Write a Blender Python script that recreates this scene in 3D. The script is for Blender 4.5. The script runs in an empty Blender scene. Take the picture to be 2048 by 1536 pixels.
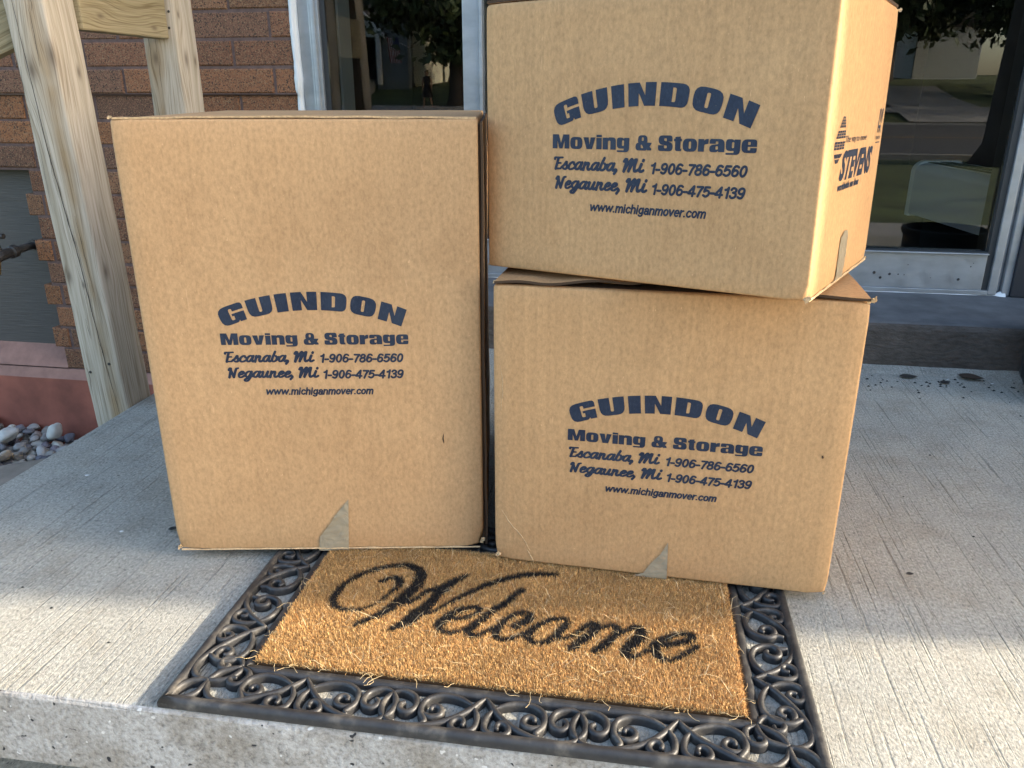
import bpy, bmesh, math, random
import numpy as np
from mathutils import Vector, Matrix, noise as mnoise
R = math.radians
SC = bpy.context.scene
COL = SC.collection
random.seed(7); rng = np.random.default_rng(7)

# ------------------------------------------------------------------ camera, light, exposure
cam_d = bpy.data.cameras.new('camera'); cam = bpy.data.objects.new('camera', cam_d); COL.objects.link(cam)
cam_d.sensor_width = 36; cam_d.lens = 28.11; cam_d.clip_start = .05; cam_d.clip_end = 600
cam.location = (0, 0, .6613); cam.rotation_euler = (R(90-20.128), 0, R(9.5)); SC.camera = cam
SUN_EL, SUN_AZ = R(20), math.atan2(.09, .996)          # azimuth of the sun measured from +X towards +Y
W = bpy.data.worlds.new('World'); SC.world = W; W.use_nodes = True
nt = W.node_tree
sky = nt.nodes.new('ShaderNodeTexSky'); sky.sky_type = 'NISHITA'; sky.sun_disc = False
sky.sun_elevation = SUN_EL; sky.sun_rotation = math.pi/2-SUN_AZ
sky.air_density = 1.0; sky.dust_density = 2.2; sky.ozone_density = 1.0
bg = nt.nodes['Background']; bg.inputs[1].default_value = .15
nt.links.new(sky.outputs[0], bg.inputs[0])
sun_d = bpy.data.lights.new('sun', 'SUN'); sun = bpy.data.objects.new('sun', sun_d); COL.objects.link(sun)
sun_d.energy = 2.3; sun_d.angle = R(.8); sun_d.color = (1, .88, .71)
to_sun = Vector((math.cos(SUN_EL)*math.cos(SUN_AZ), math.cos(SUN_EL)*math.sin(SUN_AZ), math.sin(SUN_EL)))
sun.rotation_euler = to_sun.to_track_quat('Z', 'Y').to_euler(); sun.location = (8, 2, 6)
SC.view_settings.view_transform = 'Standard'; SC.view_settings.look = 'None'
SC.view_settings.exposure = 2.44; SC.view_settings.gamma = 1

# ------------------------------------------------------------------ helpers
def link(o, parent=None):
    COL.objects.link(o)
    if parent is not None: o.parent = parent
    return o
def tag(o, label=None, cat=None, group=None, kind=None):
    if label: o['label'] = label
    if cat: o['category'] = cat
    if group: o['group'] = group
    if kind: o['kind'] = kind
    return o
def empty(name, loc=(0, 0, 0), rot=(0, 0, 0)):
    o = bpy.data.objects.new(name, None); o.empty_display_size = .05
    o.location = loc; o.rotation_euler = rot
    return link(o)
class MB:
    def __init__(s): s.v = []; s.f = []; s.m = []; s.c = None
    def add(s, vs, fs, mi=0):
        n = len(s.v); s.v += [tuple(p) for p in vs]; s.f += [tuple(i+n for i in f) for f in fs]; s.m += [mi]*len(fs)
    def box(s, x0, x1, y0, y1, z0, z1, mi=0):
        s.add([(x0,y0,z0),(x1,y0,z0),(x1,y1,z0),(x0,y1,z0),(x0,y0,z1),(x1,y0,z1),(x1,y1,z1),(x0,y1,z1)],
              [(0,3,2,1),(4,5,6,7),(0,1,5,4),(1,2,6,5),(2,3,7,6),(3,0,4,7)], mi)
    def tube(s, pts, rad, n=10, mi=0, caps=True):
        pts = [Vector(p) for p in pts]; rs = rad if hasattr(rad, '__len__') else [rad]*len(pts)
        t0 = (pts[1]-pts[0]).normalized(); a = t0.orthogonal().normalized(); vs = []; fs = []
        for i, p in enumerate(pts):
            t = (pts[min(i+1, len(pts)-1)]-pts[max(i-1, 0)]).normalized()
            a = (a-t*a.dot(t)).normalized(); b = t.cross(a)
            for k in range(n):
                w = 2*math.pi*k/n; vs.append(p+(a*math.cos(w)+b*math.sin(w))*rs[i])
        for i in range(len(pts)-1):
            for k in range(n):
                k2 = (k+1) % n; fs.append((i*n+k, i*n+k2, (i+1)*n+k2, (i+1)*n+k))
        if caps: fs.append(tuple(range(n-1, -1, -1))); fs.append(tuple(range((len(pts)-1)*n, len(pts)*n)))
        s.add(vs, fs, mi)
    def build(s, name, mats, parent=None, smooth=False, bevel=0, loc=None):
        me = bpy.data.meshes.new(name); me.from_pydata(s.v, [], s.f)
        if not isinstance(mats, (list, tuple)): mats = [mats]
        for m in mats: me.materials.append(m)
        if len(mats) > 1: me.polygons.foreach_set('material_index', s.m)
        if smooth: me.polygons.foreach_set('use_smooth', [True]*len(me.polygons))
        me.update()
        if bevel:
            bm = bmesh.new(); bm.from_mesh(me)
            ed = [e for e in bm.edges if len(e.link_faces) == 2 and e.calc_face_angle(0) > .6]
            bmesh.ops.bevel(bm, geom=ed, offset=bevel, segments=2, affect='EDGES', profile=.6, clamp_overlap=True)
            bm.to_mesh(me); bm.free()
        o = bpy.data.objects.new(name, me)
        if loc: o.location = loc
        return link(o, parent)
def cr(pts, n=8, closed=False):
    P = [np.array(p, float) for p in pts]; out = []
    P = [2*P[0]-P[1]]+P+[2*P[-1]-P[-2]]
    for i in range(1, len(P)-2):
        for k in range(n):
            t = k/n; a, b, c, d = P[i-1:i+3]
            out.append(.5*((2*b)+(-a+c)*t+(2*a-5*b+4*c-d)*t*t+(-a+3*b-3*c+d)*t**3))
    out.append(P[-2]); return np.array(out)

# ------------------------------------------------------------------ materials
class Mat:
    def __init__(s, name):
        s.m = bpy.data.materials.new(name); s.m.use_nodes = True; s.t = s.m.node_tree; s.N = s.t.nodes
        s.b = s.N['Principled BSDF']; s.out = s.N['Material Output']
    def n(s, typ, **kw):
        nd = s.N.new('ShaderNode'+typ)
        for k, v in kw.items():
            if hasattr(nd, k): setattr(nd, k, v)
        return nd
    def l(s, a, b): s.t.links.new(a, b)
    def co(s, scale=(1, 1, 1), kind='Object'):
        tc = s.n('TexCoord'); mp = s.n('Mapping'); mp.inputs['Scale'].default_value = scale
        s.l(tc.outputs[kind], mp.inputs[0]); return mp.outputs[0]
    def noise(s, vec, scale, detail=4, rough=.55, dist=0):
        nd = s.n('TexNoise'); nd.inputs['Scale'].default_value = scale; nd.inputs['Detail'].default_value = detail
        nd.inputs['Roughness'].default_value = rough; nd.inputs['Distortion'].default_value = dist
        s.l(vec, nd.inputs['Vector']); return nd.outputs['Fac']
    def ramp(s, fac, stops):
        nd = s.n('ValToRGB'); e = nd.color_ramp.elements
        while len(e) < len(stops): e.new(.5)
        for i, (p, c) in enumerate(stops):
            e[i].position = p; e[i].color = (c, c, c, 1) if not hasattr(c, '__len__') else (*c, 1)
        s.l(fac, nd.inputs[0]); return nd.outputs[0]
    def mix(s, a, b, fac, blend='MIX'):
        nd = s.n('Mix'); nd.data_type = 'RGBA'; nd.blend_type = blend
        for v, i in ((fac, 0), (a, 6), (b, 7)):
            if hasattr(v, 'is_linked'): s.l(v, nd.inputs[i])
            else: nd.inputs[i].default_value = v if i == 0 else ((*v, 1) if len(v) == 3 else v)
        return nd.outputs[2]
    def math(s, op, a, b=0):
        nd = s.n('Math'); nd.operation = op
        for v, i in ((a, 0), (b, 1)):
            if hasattr(v, 'is_linked'): s.l(v, nd.inputs[i])
            else: nd.inputs[i].default_value = v
        return nd.outputs[0]
    def color(s, v):
        if hasattr(v, 'is_linked'): s.l(v, s.b.inputs['Base Color'])
        else: s.b.inputs['Base Color'].default_value = (*v, 1)
    def bump(s, h, strength=.3, dist=.002):
        nd = s.n('Bump'); nd.inputs['Strength'].default_value = strength; nd.inputs['Distance'].default_value = dist
        s.l(h, nd.inputs['Height']); s.l(nd.outputs[0], s.b.inputs['Normal'])
    def set(s, rough=.6, metal=0, spec=.5):
        s.b.inputs['Roughness'].default_value = rough; s.b.inputs['Metallic'].default_value = metal
        s.b.inputs['Specular IOR Level'].default_value = spec; return s
def simple(name, col, rough=.6, metal=0, spec=.5, vary=0, scale=20, bump=0, bscale=200):
    M = Mat(name); M.set(rough, metal, spec)
    if vary:
        c = M.co(); f = M.noise(c, scale, 6)
        M.color(M.ramp(f, [(.3, [x*(1-vary) for x in col]), (.7, [min(1, x*(1+vary)) for x in col])]))
    else: M.color(col)
    if bump: M.bump(M.noise(M.co(), bscale, 4), bump, .001)
    return M.m

def m_card(name, col, flute=0.0):
    M = Mat(name); M.set(.78, 0, .25); c = M.co()
    big = M.noise(c, 9, 3); mid = M.noise(M.co((1.0, 1, .6)), 240, 5, .62); fine = M.noise(M.co((1, 1, .6)), 800, 4, .6)
    base = M.ramp(mid, [(.3, [x*.82 for x in col]), (.5, col), (.72, [min(1, x*1.16) for x in col])])
    base = M.mix(base, M.ramp(fine, [(.3, .55), (.6, .85), (.8, 1.0)]), .30, 'MULTIPLY')
    base = M.mix(base, M.ramp(big, [(.3, (.88, .85, .82)), (.65, (1, 1, 1))]), .55, 'MULTIPLY')
    speck = M.ramp(M.noise(M.co((1, 1, .45)), 330, 2, .5), [(.725, 0.0), (.76, 1.0)])
    base = M.mix(base, [min(1, x*1.35+.03) for x in col], M.math('MULTIPLY', speck, .5))
    if flute:
        st = M.noise(M.co((190, 190, 1.2)), 1.0, 2, .4)
        base = M.mix(base, M.ramp(st, [(.35, (.9, .9, .9)), (.65, (1, 1, 1))]), flute, 'MULTIPLY')
        M.bump(M.math('ADD', M.math('MULTIPLY', st, .6), M.math('MULTIPLY', mid, .3)), .22, .0009)
    else: M.bump(mid, .18, .0008)
    sc1 = M.ramp(M.noise(M.co((90, 90, 9)), 1.6, 3, .6, .6), [(.70, 0.0), (.735, 1.0)])
    base = M.mix(base, [min(1, x*1.28+.03) for x in col], M.math('MULTIPLY', sc1, .35))
    rub = M.ramp(M.noise(M.co((1, 1, .7)), 5, 5, .65), [(.30, (.86, .83, .80)), (.46, (1, 1, 1))])
    base = M.mix(base, rub, .8, 'MULTIPLY')
    M.color(base); return M.m
CARD_A = m_card('kraft_board', (.525, .32, .158), .45)
CARD_B = m_card('kraft_board_ribbed', (.54, .32, .15), .75)
CARD_IN = simple('gap_shade_and_mark_kraft', (.055, .03, .014), .9)  # flap gap shade painted as near-black kraft; also cut edges and marks
CARD_EDGE = simple('torn_kraft_edge', (.47, .32, .17), .9, vary=.3, scale=300)
def m_ink():
    M = Mat('navy_ink'); M.set(.6, 0, .3); w = M.noise(M.co((1, 1, .5)), 420, 4, .7); b = M.noise(M.co(), 16, 4, .6); st = M.noise(M.co((190, 190, 1.2)), 1.0, 2, .4)
    c = M.ramp(w, [(.3, (.008, .013, .030)), (.6, (.014, .024, .048)), (.74, (.05, .05, .06))])
    c = M.mix(c, (.03, .045, .07), M.math('MULTIPLY', M.ramp(b, [(.4, 0.0), (.7, .6)]), 1.0))
    c = M.mix(c, (.22, .15, .085), M.ramp(M.noise(M.co(), 620, 2, .5), [(.72, 0.0), (.76, .55)]))
    M.color(c); return M.m
INK = m_ink()
def m_tape():
    M = Mat('packing_tape'); M.set(.3, 0, .5)
    c = M.co((1, 1, 1)); w = M.noise(c, 34, 3, .5, .7)
    M.color(M.ramp(M.noise(c, 25, 3), [(.3, (.305, .255, .175)), (.7, (.345, .29, .20))]))
    M.bump(w, .55, .006); return M.m
TAPE = m_tape()
def m_concrete(name, col, broom=1.0):
    M = Mat(name); M.set(.9, 0, .25)
    c = M.co(); grit = M.noise(M.co((1, .55, 1)), 290, 5, .70); lines = M.noise(M.co((210, 2.5, 1)), 1.0, 3, .55); big = M.noise(c, 3.0, 5, .6)
    vo = M.n('TexVoronoi'); vo.inputs['Scale'].default_value = 260; M.l(c, vo.inputs['Vector'])
    base = M.ramp(grit, [(.31, [x*.36 for x in col]), (.43, [x*.80 for x in col]), (.55, col), (.70, [min(1, x*1.38) for x in col])])
    brk = M.noise(M.co((60, 9, 1)), 1.0, 3, .6)
    gro = M.math('MULTIPLY', M.ramp(lines, [(.33, 1.0), (.46, 0.0)]), M.ramp(brk, [(.38, .15), (.62, 1.0)]))
    base = M.mix(base, [x*.36 for x in col], M.math('MULTIPLY', gro, .45*broom))
    base = M.mix(base, M.ramp(big, [(.3, (.78, .79, .80)), (.5, (.95, .95, .95)), (.7, (1.06, 1.03, .99))]), .9, 'MULTIPLY')
    stain = M.noise(c, 11, 5, .65)
    base = M.mix(base, M.ramp(stain, [(.34, (.80, .77, .73)), (.52, (1, 1, 1))]), .7, 'MULTIPLY')
    for sc_, th, am in ((120, .68, .6), (210, .67, .5)):
        pit = M.ramp(M.noise(M.co((1, .8, 1)), sc_, 3, .5), [(th, 0.0), (th+.035, 1.0)])
        base = M.mix(base, [x*.22 for x in col], M.math('MULTIPLY', pit, am))
    lite = M.ramp(M.noise(M.co((1.1, 1, 1)), 300, 2, .5), [(.68, 0.0), (.74, 1.0)])
    base = M.mix(base, [min(1, x*1.75) for x in col], M.math('MULTIPLY', lite, .6))
    M.color(base)
    h = M.math('ADD', M.math('MULTIPLY', grit, .9), M.math('MULTIPLY', gro, -.8*broom))
    M.bump(h, .9, .0028); return M.m
CONC = m_concrete('broomed_concrete', (.39, .376, .322))
def m_aggregate():
    M = Mat('worn_concrete_face'); M.set(.9, 0, .25); c = M.co()
    a = M.noise(c, 160, 5, .65); b = M.noise(c, 12, 4, .6); d = M.noise(c, 95, 1, .3)
    base = M.ramp(a, [(.28, (.18, .168, .155)), (.45, (.36, .34, .31)), (.7, (.52, .50, .47))])
    base = M.mix(base, M.ramp(b, [(.35, (.62, .57, .5)), (.6, (1, 1, 1))]), .8, 'MULTIPLY')
    base = M.mix(base, (.03, .03, .032), M.ramp(d, [(.74, 0.0), (.765, 1.0)]))
    base = M.mix(base, (.62, .6, .56), M.ramp(M.noise(M.co((1, 1, 1)), 121, 1, .3), [(.75, 0.0), (.78, 1.0)]))
    M.color(base); M.bump(a, .7, .003); return M.m
AGG = m_aggregate()
def m_rubber():
    M = Mat('black_rubber'); M.set(.42, 0, .5); c = M.co()
    n1 = M.noise(c, 40, 5, .6); n2 = M.noise(c, 260, 3)
    M.color(M.ramp(n1, [(.35, (.016, .016, .017)), (.54, (.030, .029, .028)), (.70, (.085, .077, .065)), (.84, (.15, .135, .11))]))
    M.l(M.ramp(n2, [(.3, .42), (.7, .62)]), M.b.inputs['Roughness']); M.bump(n2, .25, .0006); return M.m
RUBBER = m_rubber()
def m_attr(name, rough=.8, spec=.3, trans=0):
    M = Mat(name); M.set(rough, 0, spec); a = M.n('Attribute'); a.attribute_name = 'tone'
    M.color(a.outputs['Color']); return M
COIR = m_attr('coir_fibre', .7, .3).m
PEB = None
def m_brick():
    M = m_attr('fired_brick', .85, .3); c = M.co(); at = [n for n in M.N if n.type == 'ATTRIBUTE'][0].outputs['Color']
    sp = M.noise(c, 230, 4, .6); s2 = M.noise(c, 60, 5)
    col = M.mix(at, M.ramp(s2, [(.3, (.7, .7, .7)), (.7, (1.2, 1.15, 1.1))]), .8, 'MULTIPLY')
    col = M.mix(col, (.028, .02, .017), M.ramp(sp, [(.53, 0.0), (.60, .95)]))
    col = M.mix(col, (.30, .185, .10), M.ramp(M.noise(M.co((1.1, 1, 1)), 260, 3), [(.55, 0.0), (.63, .8)]))
    M.color(col); M.bump(M.math('ADD', sp, M.math('MULTIPLY', s2, .6)), .8, .003); return M.m
BRICK = m_brick()
MORTAR = simple('pinkish_mortar', (.125, .08, .067), .95, vary=.25, scale=60, bump=.5, bscale=150)
REDP = simple('red_masonry_paint', (.27, .085, .052), .75, vary=.3, scale=9, bump=.6, bscale=60)
PINK = simple('faded_red_mortar', (.29, .155, .115), .9, vary=.2, scale=20, bump=.5, bscale=90)
def m_panel():
    M = Mat('grey_paint'); M.set(.55, 0, .4)
    g = M.noise(M.co((3, 3, 60)), 3, 4, .6); M.color(M.ramp(g, [(.3, (.068, .060, .053)), (.7, (.088, .078, .069))])); M.bump(g, .5, .003); return M.m
GREYP = m_panel()
def m_alu():
    M = Mat('anodised_aluminium'); M.set(.45, .75, .5); c = M.co((1.2, 1, 3))
    f = M.noise(c, 9, 5); M.color(M.ramp(f, [(.3, (.36, .375, .385)), (.7, (.47, .485, .495))]))
    M.l(M.ramp(M.noise(M.co(), 30, 4), [(.3, .38), (.7, .55)]), M.b.inputs['Roughness']); return M.m
ALU = m_alu()
GASKET = simple('dark_gasket', (.03, .033, .035), .5)
BRONZE = simple('dark_metal_cladding', (.035, .038, .045), .4, .3)
CAULK = simple('white_caulk', (.75, .75, .72), .7, bump=.6, bscale=80)
SILL = simple('weathered_sill_stone', (.10, .10, .10), .9, vary=.3, scale=14, bump=.6, bscale=120)
def m_riser():
    M = Mat('rough_riser_stone'); M.set(.9, 0, .25); a = M.noise(M.co((1, 1, 2.2)), 42, 5, .6); b = M.noise(M.co(), 8, 4)
    M.color(M.mix(M.ramp(b, [(.3, (.085, .072, .06)), (.7, (.13, .112, .095))]), M.ramp(a, [(.3, .6), (.6, 1.0)]), .8, 'MULTIPLY')); M.bump(a, .9, .008); return M.m
RISER = m_riser()
def m_glass():
    M = Mat('window_glass'); N = M.N; N.remove(M.b)
    tr = M.n('BsdfTransparent'); tr.inputs[0].default_value = (.9, .92, .91, 1)
    gl = M.n('BsdfGlossy'); gl.inputs['Roughness'].default_value = 0; gl.inputs[0].default_value = (1, 1, 1, 1)
    fr = M.n('Fresnel'); fr.inputs[0].default_value = 1.5
    k = M.math('MINIMUM', M.math('MULTIPLY', fr.outputs[0], 1.08), 1.0)
    mx = M.n('MixShader'); M.l(k, mx.inputs[0]); M.l(tr.outputs[0], mx.inputs[1]); M.l(gl.outputs[0], mx.inputs[2])
    M.l(mx.outputs[0], M.out.inputs[0]); return M.m
GLASS = m_glass()
def m_wood(name, col, knots, axis='z', stain=None):
    M = Mat(name); M.set(.8, 0, .25)
    tc = M.n('TexCoord'); sep = M.n('SeparateXYZ'); M.l(tc.outputs['Object'], sep.inputs[0])
    u, z = {'z': (M.math('ADD', sep.outputs[0], sep.outputs[1]), sep.outputs[2]), 'y': (sep.outputs[2], sep.outputs[1]), 'x': (sep.outputs[2], sep.outputs[0])}[axis]
    warp = None; kn = None
    for (ku, kz, s) in knots:
        du = M.math('SUBTRACT', u, ku); dz = M.math('MULTIPLY', M.math('SUBTRACT', z, kz), .42)
        d2 = M.math('ADD', M.math('MULTIPLY', du, du), M.math('MULTIPLY', dz, dz))
        e = M.math('EXPONENT', M.math('MULTIPLY', d2, -1/(s*s*3.2)))
        w = M.math('MULTIPLY', e, M.math('MULTIPLY', du, .95))
        warp = w if warp is None else M.math('ADD', warp, w)
        k = M.math('EXPONENT', M.math('MULTIPLY', d2, -1/(s*s*.18)))
        kn = k if kn is None else M.math('MAXIMUM', kn, k)
    drift = M.noise(M.co({'z': (5, 5, .9), 'y': (5, 1.6, 5), 'x': (.9, 5, 5)}[axis]), 1.6, 3, .5); 
    g = M.math('ADD', M.math('ADD', u, M.math('MULTIPLY', warp, -1.0)), M.math('MULTIPLY', drift, .030))
    cb = M.n('CombineXYZ'); M.l(g, cb.inputs[0]); M.l(M.math('MULTIPLY', z, .02), cb.inputs[2])
    l1 = M.noise(cb.outputs[0], 330, 2, .5); l2 = M.noise(cb.outputs[0], 75, 3, .55); fine = M.noise(M.co({'z': (260, 260, 5), 'y': (260, 5, 260), 'x': (5, 260, 260)}[axis]), 1, 3, .6)
    base = M.ramp(l2, [(.3, [col[0]*.78, col[1]*.76, col[2]*.70]), (.5, col), (.72, [col[0]*1.12, col[1]*1.13, col[2]*1.15])])
    base = M.mix(base, M.ramp(l1, [(.36, (.46, .39, .30)), (.47, (1, 1, 1))]), .6, 'MULTIPLY')
    base = M.mix(base, M.ramp(fine, [(.33, (.62, .60, .56)), (.55, (1, 1, 1))]), .6, 'MULTIPLY')
    if stain:
        w = M.math('SUBTRACT', g, stain[0]); w = M.math('EXPONENT', M.math('MULTIPLY', M.math('MULTIPLY', w, w), -1/(stain[1]**2)))
        w = M.math('MULTIPLY', w, M.ramp(M.noise(M.co((2, 2, 3)), 2.2, 3), [(.35, .25), (.6, 1.0)]))
        base = M.mix(base, (.72, .56, .37), M.math('MULTIPLY', w, .85), 'MULTIPLY')
    base = M.mix(base, (.10, .066, .042), M.math('MULTIPLY', kn, .7))
    M.color(base); M.bump(M.math('ADD', l1, M.math('MULTIPLY', fine, .5)), .45, .0018); return M.m
WOOD_A = m_wood('weathered_post_wood', (.51, .435, .335), [(-.006, .725, .026), (-.055, .70, .019), (.06, .695, .013), (.018, .30, .018), (-.075, .295, .016), (-.045, .275, .009)], stain=(-.012, .016))
WOOD_B = m_wood('weathered_post_wood_back', (.51, .435, .335), [(.03, .733, .019), (.07, .73, .012), (-.06, .735, .016), (.02, .83, .009)], stain=(-.05, .012))
WOOD_C = m_wood('treated_rail_wood', (.34, .275, .16), [(.085, .16, .030), (.03, .06, .012), (.02, .25, .012)], axis='y')
WOOD_D = m_wood('treated_brace_wood', (.34, .275, .16), [(.0, -.3, .02)], axis='x')
CRACK = simple('wood_crack', (.02, .014, .01), .9)
IRON = simple('old_iron', (.07, .065, .06), .6, .6, vary=.3, scale=60, bump=.4)
BRASS = simple('tarnished_brass', (.38, .27, .10), .4, .9, vary=.3, scale=80)
BLACKP = simple('black_plastic', (.012, .013, .016), .45, bump=.3, bscale=60)
LAWN = simple('lawn_grass', (.075, .095, .028), .9, vary=.45, scale=1.2, bump=.8, bscale=12)
ASPH = simple('asphalt', (.06, .06, .062), .9, vary=.2, scale=3)
WALK = simple('pale_concrete_walk', (.32, .30, .27), .9, vary=.15, scale=3)
YEL = simple('road_line_paint', (.5, .27, .05), .8)
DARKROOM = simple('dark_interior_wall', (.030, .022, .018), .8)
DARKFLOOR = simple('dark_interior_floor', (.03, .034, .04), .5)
REVEAL = simple('grey_reveal_paint', (.72, .75, .74), .5)
CREAM = simple('cream_enamel', (.85, .86, .85), .4)
SID_G = simple('grey_siding', (.20, .23, .24), .7); SID_W = simple('white_siding', (.62, .64, .62), .7); SID_C = simple('cream_siding', (.62, .58, .44), .7)
TRIM = simple('white_trim_paint', (.8, .8, .78), .6); ROOF = simple('asphalt_shingle', (.07, .06, .055), .9, vary=.3, scale=5)
DKGL = simple('dark_window_pane', (.015, .017, .02), .08)
LEAFM = m_attr('tree_leaf', .6, .4).m
BARK = simple('tree_bark', (.06, .045, .035), .9, vary=.4, scale=6, bump=.8, bscale=20)

def tone_attr(me, cols_per_vert):
    a = me.color_attributes.new('tone', 'FLOAT_COLOR', 'POINT')
    a.data.foreach_set('color', np.ascontiguousarray(cols_per_vert, dtype=np.float32).ravel())

# ------------------------------------------------------------------ porch, step, ground
def slab(name, x0, x1, y0, y1, z0, z1, r, mats, seg=6, skew=0):
    """concrete slab with a rounded front arris; top material 0, front material 1"""
    prof = [(y1, z1)]+[(y0+r-r*math.sin(a), z1-r+r*math.cos(a)) for a in np.linspace(0, math.pi/2, seg)]+[(y0, z0), (y1, z0)]
    mb = MB(); xs = [x0+(x1-x0)*i/60 for i in range(61)]; n = len(prof)
    for x in xs:
        for j, (y, z) in enumerate(prof):
            w = 0
            if 1 <= j <= seg: w = .0025*mnoise.noise(Vector((x*14, j*.3, 0)))+.0015*mnoise.noise(Vector((x*47, j, 3)))
            mb.v.append((x, y+w*.8+(skew*(x+.6) if y < y1-.1 else 0), z+min(0, w)*.4))
    for i in range(60):
        for j in range(n):
            j2 = (j+1) % n; a, b = i*n, (i+1)*n
            mb.f.append((a+j, a+j2, b+j2, b+j)); mb.m.append(0 if j < 3 else 1)
    mb.f.append(tuple(range(n-1, -1, -1))); mb.m.append(1); mb.f.append(tuple(60*n+k for k in range(n))); mb.m.append(1)
    o = mb.build(name, mats, smooth=False); tag(o, kind='structure'); return o
slab('porch_slab', -1.11, 3.2, .650, 2.06, -.104, 0, .008, [CONC, AGG], skew=.018)
slab('porch_base', -1.09, 3.2, .735, 2.06, -.9, -.106, .004, [AGG, AGG])
slab('lower_step', -1.3, 3.2, .30, .733, -.45, -.19, .012, [CONC, AGG])
slab('bottom_step', -1.3, 3.2, -.05, .298, -.9, -.38, .012, [CONC, AGG])
slab('door_step', -.95, 1.9, 2.048, 2.46, -.05, .1205, .022, [SILL, RISER])
# concrete skim at the foot of the riser
mb = MB(); xs = np.linspace(.2, 1.85, 70)
for i, x in enumerate(xs):
    w = .045+.02*mnoise.noise(Vector((x*4, 0, 0)))+.008*mnoise.noise(Vector((x*20, 1, 0)))
    h = .012+.006*mnoise.noise(Vector((x*9, 5, 0)))
    mb.v += [(x, 2.06, h), (x, 2.05-w*.4, h*.7), (x, 2.05-w, -.001)]
for i in range(len(xs)-1):
    a = i*3; mb.f += [(a, a+1, a+4, a+3), (a+1, a+2, a+5, a+4)]; mb.m += [0, 0]
tag(mb.build('mortar_skim', CONC, smooth=True), kind='structure')
mb = MB()                                                        # worn footing piece beside the slab's left edge
mb.add([(-1.112, .95, -.004), (-1.112, 1.235, -.004), (-1.24, 1.17, -.012), (-1.45, 1.12, -.02), (-1.45, .9, -.02),
        (-1.112, .95, -.4), (-1.112, 1.235, -.4), (-1.24, 1.17, -.4), (-1.45, 1.12, -.4), (-1.45, .9, -.4)],
       [(0, 1, 2, 3, 4), (0, 5, 6, 1), (1, 6, 7, 2), (2, 7, 8, 3), (3, 8, 9, 4), (4, 9, 5, 0)])
tag(mb.build('footing', simple('brown_worn_concrete', (.19, .16, .125), .9, vary=.25, scale=25, bump=.6, bscale=140)), kind='structure')

def ground_profile(y):
    pts = [(-120, 2.6), (-60, 1.7), (-46, 1.15), (-43, 1.0), (-38.5, .25), (-35.5, -.05), (-32.2, -.62), (-32, -.72), (-14, -.8), (-13.8, -.72), (-5, -.75), (-.1, -.78), (40, -.78)]
    for (a, za), (b, zb) in zip(pts, pts[1:]):
        if a <= y <= b: return za+(zb-za)*(y-a)/(b-a)
    return pts[-1][1]
def sheet(name, x0, x1, ys, dz, mat, nx=40):
    mb = MB(); xs = np.linspace(x0, x1, nx)
    for y in ys:
        for x in xs: mb.v.append((x, y, ground_profile(y)+dz+(.03*mnoise.noise(Vector((x*.3, y*.3, 0))) if dz == 0 else 0)))
    for j in range(len(ys)-1):
        for i in range(nx-1):
            a = j*nx+i; mb.f.append((a, a+1, a+nx+1, a+nx)); mb.m.append(0)
    return tag(mb.build(name, mat), kind='structure')
sheet('lawn', -140, 140, [-140, -90, -60, -50, -46, -44, -43, -42, -41, -40, -39, -38, -37, -36, -35, -34, -33, -32.3], -.0, LAWN) if False else None
sheet('ground', -150, 150, [-119, -90, -60, -50, -46, -44.5, -43, -41.5, -40, -38.5, -37, -35.5, -34, -33, -32.2, -31.9, -14.1, -13.8, -11, -8, -5, -2, 0, 5, 12, 39], 0, LAWN, 60)
sheet('road', -150, 150, [-32, -28, -24, -20, -14.1], .06, ASPH)
for y in (-22.9, -22.6): sheet('road_line', -150, 150, [y-.06, y+.06], .075, YEL, 2)
def kerb(y0, y1, z1):
    mb = MB(); mb.box(-150, 150, y0, y1, -1.2, z1); tag(mb.build('kerb', WALK), kind='structure')
kerb(-32.25, -32.0, -.57); kerb(-14.1, -13.85, -.6)
sheet('pavement', -150, 150, [-35.4, -34.2], .06, WALK, 2)
sheet('front_walk', -3, 8, [-4.6, -3, -.06], .05, WALK, 4)
sheet('driveway', 10.5, 14.2, [-42, -38.5, -35.5, -32.3], .07, WALK, 4)

# ------------------------------------------------------------------ brick house
house = empty('brick_house', (-1.5, 2.395, -.5))
tag(house, 'brown speckled brick house with aluminium glass entrance and red painted foundation', 'house')
HX = Vector(house.location)
def hb(mb, name, mats, parent=None, **k):
    o = mb.build(name, mats, **k); o.location = -HX; o.parent = house
    return o
VW = 2.395
mb = MB(); cols = []
def brick(x0, x1, z0, z1, y):
    j = lambda a: random.uniform(-a, a)
    y += j(.0018); e = .004
    base = random.choice([(.245, .108, .052), (.20, .092, .05), (.265, .115, .05), (.18, .092, .056), (.225, .112, .058)])
    k = random.uniform(.82, 1.15); n0 = len(mb.v)
    x0 += j(.0015); x1 += j(.0015); z0 += j(.001); z1 += j(.001)
    vs = [(x0, y+e, z0), (x1, y+e, z0), (x1, y+e, z1), (x0, y+e, z1), (x0+e, y, z0+e), (x1-e, y, z0+e), (x1-e, y, z1-e), (x0+e, y, z1-e), (x0, y+.09, z0), (x1, y+.09, z0), (x1, y+.09, z1), (x0, y+.09, z1)]
    mb.add(vs, [(4, 5, 6, 7), (0, 1, 5, 4), (1, 2, 6, 5), (2, 3, 7, 6), (3, 0, 4, 7), (8, 9, 1, 0), (9, 10, 2, 1), (10, 11, 3, 2), (11, 8, 0, 3)])
    cols.extend([[c*k for c in base]+[1]]*12)
CRS, BL, JT = .0765, .245, .0075
mort = MB()
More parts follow.
